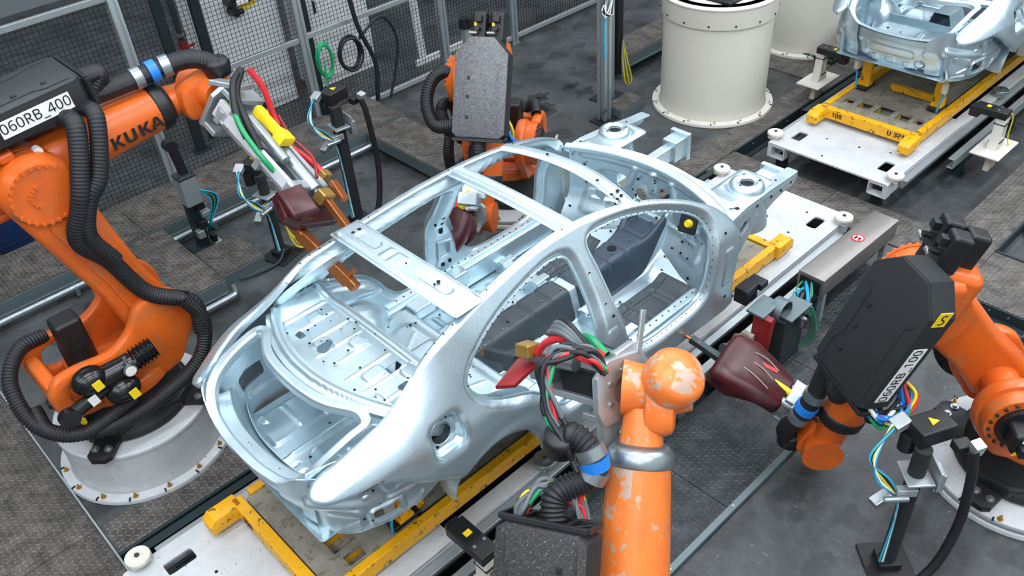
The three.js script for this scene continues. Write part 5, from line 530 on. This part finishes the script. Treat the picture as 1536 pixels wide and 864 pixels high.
// pneumatic pipe under the walkway
{ const p = thing('steel_pipe', 'bright steel pipe running below the long walkway', 'pipe', [0, 0.09, -4.3]); part('tube', rod([-3.3, 0, 0], [2.9, 0, 0], 0.035, 0.035, 14), M.steel, p); for (const x of [-2.4, -0.9, 0.6, 1.9]) part('pipe_clamp', [box(0.04, 0.1, 0.1, [x, -0.03, 0])], M.galv, p); const q = thing('steel_pipe', 'bright steel pipe end below the walkway spur', 'pipe', [0, 0.08, -3.0]); part('tube', tube([[-0.55, 0, 0], [0.05, 0, 0], [0.14, 0, -0.03], [0.17, 0, -0.12]], 0.035, 30, 12), M.steel, q); part('pipe_clamp', box(0.04, 0.1, 0.1, [-0.3, -0.03, 0]), M.black, q); }
// ---------------------------------------------------------------- fence
const FZ = -5.25;
function mesh2(w, h, step, r) { const l = []; for (let x = step / 2; x < w; x += step) l.push(new THREE.BoxGeometry(r, h, r).translate(x - w / 2, 0, 0)); for (let y = step / 2; y < h; y += step) l.push(new THREE.BoxGeometry(w, r, r).translate(0, y - h / 2, r)); return mergeGeometries(l); }
const POSTS = [[-1.5, 2.4], [0.66, 2.9], [2.62, 2.9], [4.69, 2.9], [5.95, 2.9], [8.6, 2.9]];
const postAt = ['left end of the walkway', 'behind robot 060RB_400\'s forearm', 'beside the looped green cables', 'left of the shield-cabinet robot', 'right of the shield-cabinet robot', 'beyond the cable column'];
const profile = [[-0.04, -0.04], [-0.012, -0.04], [-0.012, -0.025], [0.012, -0.025], [0.012, -0.04], [0.04, -0.04], [0.04, -0.012], [0.025, -0.012], [0.025, 0.012], [0.04, 0.012], [0.04, 0.04], [0.012, 0.04], [0.012, 0.025], [-0.012, 0.025], [-0.012, 0.04], [-0.04, 0.04], [-0.04, 0.012], [-0.025, 0.012], [-0.025, -0.012], [-0.04, -0.012]];
POSTS.forEach(([x, h], i) => { const t = thing('fence_post', `slotted aluminium fence post ${postAt[i]}`, 'fence post', [x, 0, FZ]); part('extrusion', ext(profile.map(([a, b]) => [a * 1.25, b * 1.25]), h, 0.002).rotateX(-PI / 2).translate(0, h / 2, 0), M.alu, t); part('foot_plate', [box(0.16, 0.012, 0.14, [0, 0.006, 0]), cyl(0.01, 0.01, 0.03, [0.06, 0.02, 0.05], 'y', 8), cyl(0.01, 0.01, 0.03, [-0.06, 0.02, 0.05], 'y', 8)], M.galv, t); });
const panels = [[-1.5, 0.66, 0.1, 2.28, 0, 'beside the blue bin'], [0.66, 2.62, 0.1, 2.75, 1.19, 'in front of the white cabinet'], [2.62, 4.69, 0.1, 2.75, 1.2, 'in front of the coiled cables'], [4.69, 5.95, 0.1, 2.75, 0, 'behind the shield-cabinet robot'], [5.95, 8.6, 0.1, 2.75, 0, 'beside the stained concrete']];
for (const [x0, x1, y0, y1, ym, where] of panels) { const w = x1 - x0 - 0.1, t = thing('mesh_fence', `black wire mesh fence panel in aluminium rails ${where}`, 'fence', [(x0 + x1) / 2, 0, FZ]); const m = part('wire_mesh', mesh2(w, y1 - y0, 0.05, 0.0045).translate(0, (y0 + y1) / 2, 0), M.black, t); m.userData.kind = 'stuff'; for (const y of [y0, y1, ...(ym ? [ym] : [])]) part('rail', box(w, 0.06, 0.05, [0, y, 0], null, 0.004), M.alu, t); }
// things behind the fence
{ const c = thing('control_cabinet', 'white control cabinet with yellow labels behind the wire fence', 'cabinet', [2.4, 0, -6.5]); part('body', box(1.05, 2.1, 0.5, [0, 1.05, 0], null, 0.01), M.cabinet, c); part('door', box(0.95, 1.9, 0.02, [0, 1.05, 0.26], null, 0.006), M.cabinet, c); for (const [y, x] of [[1.55, 0.1], [1.42, 0.13]]) part('label_plate', box(0.2, 0.1, 0.004, [x, y, 0.273], [0, 0, 0.15], 0), M.label, c, 'yellow label'); for (const [y, x] of [[1.52, -0.12], [1.4, -0.1]]) part('cable_gland', [cyl(0.06, 0.05, 0.16, [x, y, 0.33], 'z', 16), cyl(0.035, 0.035, 0.06, [x + 0.1, y - 0.03, 0.32], 'x', 12)], M.black, c); part('plug', [cyl(0.035, 0.035, 0.16, [0.02, 1.48, 0.34], 'x', 12)], M.sticker, c); for (let i = 0; i < 5; i++) part('cable', tube([[0.1, 1.46 + i * 0.02, 0.34], [0.35, 1.54 + i * 0.025, 0.36], [0.58, 1.5 + i * 0.02, 0.36], [0.68 + i * 0.02, 1.2, 0.36], [0.7 + i * 0.02, 0.5, 0.36], [0.7 + i * 0.02, 0.1, 0.36]], 0.017), M.darkSteel, c);
  const d = thing('control_cabinet', 'white control cabinet behind the coiled green cables', 'cabinet', [3.75, 0, -6.5]); part('body', box(0.95, 2.1, 0.5, [0, 1.05, 0], null, 0.01), M.cabinet, d); part('door', box(0.86, 1.9, 0.02, [0, 1.05, 0.26], null, 0.006), M.cabinet, d); part('handle', box(0.03, 0.16, 0.03, [-0.34, 1.1, 0.285]), M.black, d);
  const kp = thing('kick_strip', 'white edging board standing behind the fence at the concrete', 'board', [5.2, 0, -5.75]); part('board', box(0.12, 1.1, 0.03, [-0.55, 0.55, 0], [0, 0, 0.05]), M.cabinet, kp); part('foot', box(0.9, 0.1, 0.04, [-0.2, 0.05, 0]), M.cabinet, kp);
  [['bare dark steel post behind the fence left of the white cabinet', 1.35, -6.0, 2.6], ['bare dark steel post behind the fence touching the white cabinet', 1.82, -6.1, 2.6], ['thick dark steel post behind the fence between the cabinets', 3.05, -5.9, 2.6]].forEach(([l, x, z, h]) => { const t = thing('steel_post', l, 'post', [x, 0, z]); part('tube', box(0.11, h, 0.09, [0, h / 2, 0], null, 0.01), M.petrol, t); part('foot_plate', box(0.2, 0.015, 0.18, [0, 0.008, 0]), M.petrol, t); });
  const pv = thing('valve_pipe', 'dark vertical pipe with red valve behind the fence', 'pipe', [1.6, 0, -6.2]); part('pipe', rod([0, 0, 0], [0, 2.5, 0], 0.035, 0.035, 14), M.darkSteel, pv); part('valve', [cyl(0.05, 0.05, 0.14, [0, 1.2, 0], 'y', 14), box(0.12, 0.03, 0.03, [0.06, 1.2, 0.05])], M.red, pv); part('pipe_flange', [cyl(0.07, 0.07, 0.03, [0, 1.34, 0], 'y', 16), cyl(0.07, 0.07, 0.03, [0, 1.06, 0], 'y', 16)], M.galv, pv);
  const b = thing('waste_bin', 'blue plastic bin with white bag behind the wire fence', 'bin', [-1.02, 0, -5.72]); part('tub', lathe([[0.001, 0.02], [0.2, 0.02], [0.25, 0.62], [0.265, 0.62], [0.265, 0.65], [0.24, 0.65], [0.19, 0.05]], [0, 0, 0], 'y', 30), M.binBlue, b); part('bag', cloth([[0.001, 0.0], [0.18, 0.0], [0.24, 0.06], [0.2, 0.14], [0.1, 0.18], [0.001, 0.19]], 1, 1, [0, 0, 0], 0.15).rotateZ(PI / 2).translate(0, 0.56, 0), M.sticker, b);
}
{ // coiled cables hanging on the fence
  const t = thing('cable_coils', 'coils of green and black cable hanging on the wire fence', 'cables', [3.05, 0.95, -5.12]); const coil = (x, y, rx, ry, r, m, n) => { for (let k = 0; k < n; k++) part('cable', place(new THREE.TorusGeometry(1, r / rx, 8, 40), [0, 0, 0]).scale(rx, ry, 1 * rx).rotateY(rr(-0.12, 0.12)).translate(x + rr(-0.02, 0.02), y + rr(-0.02, 0.02), rr(-0.03, 0.05)), m, t); }; coil(-0.25, -0.05, 0.1, 0.2, 0.012, M.green, 3); coil(0.08, -0.08, 0.15, 0.2, 0.014, M.rubber, 4); part('cable', tube([[0.2, 0.7, 0], [0.25, 0.2, 0.03], [0.4, -0.3, 0.04], [0.36, -0.8, 0.02]], 0.03), M.rubber, t); part('cable', tube([[0.25, 0.05, 0], [0.6, 0.22, 0.02], [0.78, -0.1, 0.03], [0.7, -0.5, 0.02], [0.55, -0.85, 0.02]], 0.018), M.rubber, t); part('cable', tube([[-0.3, -0.1, 0.03], [-0.32, -0.4, 0.04], [-0.25, -0.7, 0.03]], 0.012), M.green, t);
}
// ---------------------------------------------------------------- conveyor rails, line-side units, stands, cables
for (const [s, where] of [[1, 'right of the carriers toward robot 060RB_100'], [-1, 'left of the carriers along the pit strip']]) { const t = thing('conveyor_rail', `long galvanised conveyor rail ${where}`, 'rail', [0, PIT, s * 0.9]); for (const [x0, x1] of [[-1.9, 4.8], [6.45, 13]]) { part('profile', [box(x1 - x0, 0.1, 0.012, [(x0 + x1) / 2, 0.26, 0], null, 0.003), box(x1 - x0, 0.012, 0.07, [(x0 + x1) / 2, 0.31, -s * 0.03], null, 0.003), box(x1 - x0, 0.012, 0.07, [(x0 + x1) / 2, 0.21, -s * 0.03], null, 0.003)], s > 0 ? M.alu : M.petrol, t); for (let x = x0 + 0.3; x < x1; x += 1.3) part('rail_foot', [box(0.08, 0.2, 0.06, [x, 0.1, -s * 0.02], null, 0.004), box(0.16, 0.012, 0.12, [x, 0.006, -s * 0.02], null, 0.003)], M.petrol, t); } }
{ // stainless cover with the no-step sign
  const t = thing('cable_cover', 'brushed steel cover box with red no-step sign beside the carrier', 'cover', [3.95, 0, 1.07], -0.02); part('cover', ext([[-0.6, -0.09], [0.6, -0.09], [0.6, 0.09], [-0.6, 0.09]], 0.24, 0.006).translate(0, 0.42, 0), M.stainless, t); part('front_opening', box(0.01, 0.13, 0.19, [-0.602, 0.41, 0], null, 0), M.black, t); part('frame', [box(1.1, 0.33, 0.03, [0, 0.165, -0.09], null, 0.004)], M.darkSteel, t); for (const [x, z] of [[-0.5, 0.08], [0.5, 0.08]]) part('leg', box(0.05, 0.33, 0.05, [x, 0.165, z]), M.alu, t);
  const s = part('sign_disc', cyl(0.055, 0.055, 0.003, [0.12, 0.5125, 0.0], 'y', 28), M.sticker, t, 'white sign'); part('sign_ring', [place(new THREE.TorusGeometry(0.05, 0.006, 6, 32), [0.12, 0.515, 0], [PI / 2, 0, 0]), box(0.1, 0.003, 0.01, [0.12, 0.5155, 0], [0, 0.8, 0], 0)], M.redBright, s); for (const z of [-0.018, 0.018]) part('sign_foot', [new THREE.SphereGeometry(0.016, 10, 6).scale(1.7, 0.08, 0.8).translate(0.115, 0.5155, z)], M.ink, s);
  for (let i = 0; i < 12; i++) part('cable', tube([[-0.58, 0.42 + rr(-0.04, 0.04), rr(-0.07, 0.07)], [-0.7 - rr(0, 0.08), 0.38, rr(-0.08, 0.1)], [-0.7 - rr(0, 0.06), 0.22, rr(-0.05, 0.14)], [-0.62, 0.06, rr(-0.05, 0.12)]], 0.008), [M.cyan, M.cyan, M.greyCable, M.rubber, M.green, M.cyan][i % 6], t);
}
function clampUnit(label, x, z, s, turn = 0) { // bracketed positioning unit that reaches over the rail
  const t = thing('positioning_unit', label, 'clamp unit', [x, 0, z], turn); part('bracket', [ext([[-0.1, 0], [0.1, 0], [0.07, 0.1], [0.05, 0.36], [-0.05, 0.36], [-0.07, 0.1]], 0.1, 0.01, [[[-0.03, 0.12], [0.03, 0.12], [0.02, 0.24], [-0.02, 0.24]]]).translate(0, 0.22, 0)], M.cream, t); part('arm', [box(0.14, 0.08, 0.34, [0, 0.6, -s * 0.12], null, 0.01), box(0.1, 0.12, 0.1, [0, 0.56, -s * 0.28], null, 0.01)], M.black, t); part('table_plate', box(0.5, 0.02, 0.3, [0, 0.21, 0]), M.cream, t); part('leg', [ext([[-0.09, 0], [0.09, 0], [0.06, 0.2], [-0.06, 0.2]], 0.06, 0.004).translate(-0.05, 0, 0.02)], M.creamDark, t); part('cable', tube([[0.02, 0.62, s * 0.05], [0.08, 0.55, s * 0.07], [0.09, 0.35, s * 0.07], [0.12, 0.23, s * 0.09], [0.2, 0.225, s * 0.1]], 0.007), M.cableYellow, t); for (const y of [0.3, 0.5]) part('cable_tie', box(0.12, 0.012, 0.12, [0, y, 0], null, 0.003), M.black, t); for (const dx of [-0.04, 0.04]) part('cap_screw', cyl(0.012, 0.012, 0.012, [dx, 0.645, -s * 0.05], 'y', 8), M.steel, t); part('sensor_label', box(0.05, 0.003, 0.04, [0, 0.642, -s * 0.16], null, 0), M.label, t); return t; }
clampUnit('cream positioning bracket on a cream table right of the second carrier', 6.85, 1.12, 1); clampUnit('cream positioning bracket left of the second carrier', 7.15, -1.12, -1); clampUnit('black topped positioning unit below the car\'s rear corner', -0.38, 1.12, 1);
{ // welding fixture between the sill and the cover
  const t = thing('clamp_fixture', 'dark steel clamp fixture with maroon apron at the car\'s front door sill', 'fixture', [2.75, 0, 1.12]); part('top_plate', [box(0.24, 0.025, 0.16, [-0.12, 0.62, -0.06], [0, 0, 0.04]), box(0.3, 0.02, 0.18, [0.12, 0.52, 0.06])], M.galv, t); part('block', [box(0.16, 0.14, 0.12, [-0.1, 0.66, -0.24], null, 0.01), box(0.1, 0.06, 0.14, [0.02, 0.7, -0.22], null, 0.008)], M.black, t); part('column', [box(0.3, 0.5, 0.14, [0.1, 0.25, 0.04], null, 0.01)], M.darkSteel, t); part('apron', [ext([[0, 0], [0.05, 0.28], [0.02, 0.32], [-0.02, 0.3], [-0.04, 0]], 0.16, 0.008).translate(-0.2, 0.3, 0.0)], M.red, t, 'maroon apron'); part('guard', [lathe([[0.09, -0.05], [0.1, -0.05], [0.1, 0.05], [0.09, 0.05]], [0.0, 0.56, 0.02], 'z', 24)], M.galv, t); part('latch', [box(0.05, 0.1, 0.02, [0.14, 0.42, 0.15]), cyl(0.016, 0.016, 0.05, [0.14, 0.46, 0.16], 'z', 10)], M.steel, t); for (let i = 0; i < 4; i++) part('cable', tube([[0.16, 0.5, 0.1], [0.26, 0.4 + i * 0.03, 0.16], [0.3, 0.2, 0.14 + i * 0.02], [0.24, 0.02, 0.1]], 0.007), i % 2 ? M.green : M.greyCable, t);
  const r = thing('support_roller', 'rusty steel support roller below the car\'s sill', 'roller', [2.35, 0, 1.0]); part('roller', [cyl(0.05, 0.05, 0.14, [0, 0.36, 0], 'x', 20), cyl(0.07, 0.07, 0.02, [-0.08, 0.36, 0], 'x', 22)], M.steel, r); part('bracket', [box(0.2, 0.03, 0.1, [0.06, 0.3, 0]), box(0.1, 0.3, 0.06, [0.06, 0.15, 0]), box(0.04, 0.14, 0.1, [0.14, 0.36, 0.04])], M.creamDark, r);
}
// slotted column with sensors beside the tall pillar
{ const t = thing('cable_column', 'aluminium column with sensors and black cable plug beside the tall white pillar', 'column', [5.03, 0, -2.71]); part('extrusion', ext(profile.map(([a, b]) => [a * 1.5, b * 1.5]), 1.75, 0.002).rotateX(-PI / 2).translate(0, 0.875, 0), M.alu, t); part('foot_plate', box(0.3, 0.02, 0.22, [0, 0.01, 0]), M.black, t); part('foot_loop', tube([[-0.08, 0.03, 0.1], [-0.16, 0.08, 0.12], [-0.17, 0.16, 0.1], [-0.06, 0.18, 0.08]], 0.012), M.rubber, t); for (let i = 0; i < 7; i++) part('sensor', box(rr(0.05, 0.12), rr(0.04, 0.1), rr(0.05, 0.1), [rr(-0.14, 0.16), 1.5 + rr(-0.06, 0.22), rr(-0.06, 0.12)], [0, rr(0, 1), 0], 0.006), [M.black, M.darkSteel, M.black, M.alu][i % 4], t); for (let i = 0; i < 6; i++) part('cable', tube([[rr(-0.1, 0.1), 1.6, 0.08], [rr(-0.2, -0.05), 1.45, 0.12], [rr(-0.14, 0.0), 1.35, 0.13], [0.02, 1.5, 0.1]], 0.006), i % 2 ? M.sticker : M.rubber, t); part('cable', tube([[-0.05, 1.4, 0.05], [-0.07, 1.1, 0.06], [-0.06, 0.8, 0.06]], 0.009), M.cyan, t);
  const u = thing('cable_post', 'dark cable post with yellow looped cables beside the sensor column', 'post', [5.45, 0, -3.05]); part('box_column', [box(0.16, 1.4, 0.14, [0, 0.7, 0], null, 0.01)], M.grey, u); part('cable_duct', [rod([0.2, 0.3, 0.02], [0.2, 1.7, 0.02], 0.06, 0.06, 14)], M.black, u); part('foot_plate', box(0.4, 0.02, 0.34, [0.06, 0.01, 0]), M.black, u); for (let i = 0; i < 6; i++) part('cable', tube([[0.2, 0.75, 0.09], [0.14 + i * 0.02, 0.5, 0.13], [0.16 + i * 0.03, 0.22, 0.15], [0.28 - i * 0.005, 0.16, 0.14], [0.28, 0.4, 0.12]], 0.01), i % 2 ? M.cableYellow : M.greyCable, u);
}
function toolStand(label, x, z, h, o = {}) { const t = thing('tip_dresser_stand', label, 'stand', [x, 0, z], o.turn || 0); part('foot_plate', [box(0.3, 0.02, 0.3, [0, 0.01, 0]), box(0.14, 0.06, 0.14, [0, 0.05, 0])], o.footM || M.black, t); part('pole', o.square ? box(0.1, h, 0.1, [0, h / 2, 0], null, 0.008) : rod([0, 0.02, 0], [0, h, 0], 0.05, 0.05, 18), M.blackMatt, t); const b = part('bracket', [box(0.16, 0.02, 0.2, [0, h - 0.22, 0]), box(0.02, 0.16, 0.2, [0.1, h - 0.2, 0]), box(0.12, 0.06, 0.05, [-0.06, h - 0.3, 0.06]), box(0.06, 0.14, 0.12, [0.14, h - 0.28, -0.02])], M.alu, t); const m = part('dresser_head', [box(0.24, 0.12, 0.16, [0.06, h + 0.06, -0.1], [0, 0.3, 0], 0.012), cyl(0.05, 0.05, 0.12, [-0.05, h - 0.04, -0.1], 'y', 16), box(0.1, 0.06, 0.08, [0.24, h - 0.04, -0.04], [0, 0.2, 0], 0.008)], M.black, t); part('warning_sign', ext([[-0.03, -0.022], [0.03, -0.022], [0, 0.03]], 0.003, 0).rotateX(-PI / 2).rotateY(0.6).translate(0.06, h + 0.123, -0.1), M.label, m); part('chute', box(0.1, 0.05, 0.09, [-0.1, h + 0.08, -0.14], [0, 0.3, 0.4]), M.alu, t); part('hose_socket', box(0.07, 0.1, 0.07, [0.3, h - 0.02, 0.0], [0.2, 0.3, 0]), M.alu, t); part('gauge_unit', [box(0.12, 0.06, 0.07, [-0.2, h - 0.36, 0.06], [0, 0.4, 0.3]), cyl(0.02, 0.02, 0.14, [-0.13, h - 0.32, 0.1], 'x', 10)], M.steel, t); if (o.hose !== false) part('hose', tube([[0.28, h - 0.02, 0.02], [0.3, h - 0.2, 0.05], [0.3, h * 0.5, 0.1], [0.22, h * 0.22, 0.16], [0.1, 0.06, 0.2]], 0.03, 40, 10), M.rubber, t); for (let i = 0; i < 5; i++) part('cable', tube([[-0.16, h + 0.1, -0.12 + i * 0.01], [-0.26 - i * 0.01, h - 0.06, 0.0], [-0.24 + i * 0.02, h - 0.22, 0.04], [-0.1, h - 0.36, 0.05], [-0.07, h * 0.5, 0.05], [-0.06 - i * 0.006, 0.12, 0.06]], 0.007), [M.cyan, M.sticker, M.cableYellow, M.rubber, M.cyan][i], t); return t; }
toolStand('black tip dresser stand on the floor beside robot 060RB_100', 1.62, 2.74, 1.12, { turn: -0.75 });
toolStand('black tip dresser stand with drooping hose in front of the coiled cables', 1.7, -3.22, 1.35, { turn: -0.1, square: true });
{ const t = toolStand('black tool stand with yellow cables coiled at its foot by the dirty step', 0.82, -3.32, 0.95, { turn: 0.3, hose: false }); for (let i = 0; i < 4; i++) part('cable', tube([[0.06, 0.6, 0.06], [0.08, 0.3, 0.08], [0.1 + i * 0.02, 0.1, 0.12], [0.18 + i * 0.015, 0.04, 0.16], [0.2, 0.14 - i * 0.02, 0.1], [0.1, 0.16, 0.1]], 0.01), i === 1 ? M.greyCable : M.cableYellow, t); part('floor_cable', tube([[0, 0.1, 0.06], [-0.15, 0.03, 0.08], [-0.4, 0.03, 0.0], [-0.55, 0.06, -0.05]], 0.014), M.petrol, t); }
function actuator(label, x, z, h, m) { const t = thing('servo_stand', label, 'stand', [x, 0, z]); part('pole', box(0.11, h, 0.1, [0, h / 2, 0], null, 0.008), M.petrol, t); part('foot_plate', box(0.3, 0.02, 0.26, [0, 0.01, 0]), M.petrol, t); const a = part('servo_motor', [box(0.17, 0.3, 0.16, [0.0, h + 0.1, 0.09], null, 0.012)], m, t); part('motor_cap', [box(0.18, 0.03, 0.17, [0, h + 0.265, 0.09], null, 0.006), cyl(0.012, 0.012, 0.02, [0.07, h + 0.29, 0.15], 'y', 8), cyl(0.012, 0.012, 0.02, [-0.07, h + 0.29, 0.15], 'y', 8)], M.darkSteel, a); part('arm', [box(0.08, 0.34, 0.08, [0.0, h + 0.42, 0.08], [0, 0, 0.1], 0.01), cyl(0.06, 0.06, 0.1, [-0.03, h + 0.6, 0.08], 'z', 16)], M.black, t); for (let i = 0; i < 5; i++) part('cable', tube([[0.06, h + 0.1, 0.14], [0.16 + i * 0.02, h - 0.06, 0.16], [0.1, h - 0.3, 0.12 + i * 0.01], [0.05 + i * 0.02, 0.2, 0.08]], 0.008), [M.cyan, M.rubber, M.green, M.rubber, M.cyan][i], t); for (let i = 0; i < 6; i++) part('valve_block', box(rr(0.05, 0.1), rr(0.05, 0.1), rr(0.05, 0.08), [rr(-0.02, 0.14), h - 0.12 - i * 0.1, 0.08], null, 0.006), i % 2 ? M.alu : M.black, t); return t; }
actuator('silver servo motor stand behind the open welding gun', 1.28, -3.95, 0.72, M.alu); actuator('grey servo motor stand beside the walkway spur and fence', 0.36, -4.1, 0.62, M.grey);
{ const t = thing('sensor_post', 'slim aluminium post with black roller head behind the shield-cabinet robot', 'post', [4.55, 0, -4.6]); part('extrusion', box(0.09, 0.85, 0.09, [0, 0.425, 0], null, 0.01), M.alu, t); part('foot_plate', box(0.2, 0.015, 0.2, [0, 0.008, 0]), M.galv, t); part('roller_head', [cyl(0.09, 0.09, 0.07, [0, 0.9, 0], 'y', 18), cyl(0.07, 0.07, 0.05, [0, 0.96, 0], 'y', 18), box(0.06, 0.1, 0.06, [0, 0.95, 0.08])], M.black, t); }
bundle('blue and green cables hanging under robot 060RB_100\'s cabinet', [[1.95, 1.22, 2.34], [1.83, 1.18, 2.32], [1.74, 1.1, 2.32], [1.76, 1.02, 2.4], [1.88, 1.02, 2.47], [1.97, 1.1, 2.47], [1.98, 1.2, 2.4]], 18, 0.045, 0.013, [M.blue, M.rubber, M.blue, M.green, M.blue, M.rubber, M.cableYellow, M.redBright, M.green, M.sticker]);
bundle('grey and coloured cables looping from the speckled cabinet', [[-0.57, 1.56, 1.67], [-0.5, 1.64, 1.65], [-0.38, 1.7, 1.69], [-0.3, 1.67, 1.79], [-0.32, 1.59, 1.86], [-0.37, 1.47, 1.94]], 14, 0.035, 0.013, [M.greyCable, M.greyCable, M.rubber, M.greyCable, M.redBright, M.greyCable, M.green, M.cableYellow]);
bundle('thick black and red cables arching over the rear door welding gun', [[0.1, 2.12, 1.66], [0.06, 2.2, 1.58], [-0.03, 2.22, 1.48], [-0.13, 2.16, 1.46], [-0.2, 2.02, 1.56], [-0.22, 1.9, 1.68], [-0.25, 1.8, 1.78]], 11, 0.035, 0.013, [M.rubber, M.greyCable, M.redBright, M.rubber, M.greyCable, M.rubber, M.green, M.rubber]);
bundle('blue cables behind the car\'s windscreen bow at the rear robot', [[2.75, 1.25, -1.95], [2.72, 1.1, -1.85], [2.74, 0.95, -1.82], [2.8, 0.85, -1.9]], 8, 0.05, 0.014, [M.blue, M.rubber, M.blue, M.cableYellow]);
// dark oil stains on the concrete behind the car
for (let i = 0; i < 9; i++) { const n = 14, r = rr(0.05, 0.16), cx = rr(4.6, 5.6), cz = rr(-3.9, -3.3), P = Array.from({ length: n }, (_, k) => { const a = k / n * 2 * PI, q = r * rr(0.45, 1.1); return [Math.cos(a) * q * 1.6, Math.sin(a) * q]; }); part('oil_stain', ext(P, 0.002, 0, [], true).rotateX(-PI / 2).translate(cx, 0.001, cz), M.stain, floorM); }
renderer.render(scene, camera);
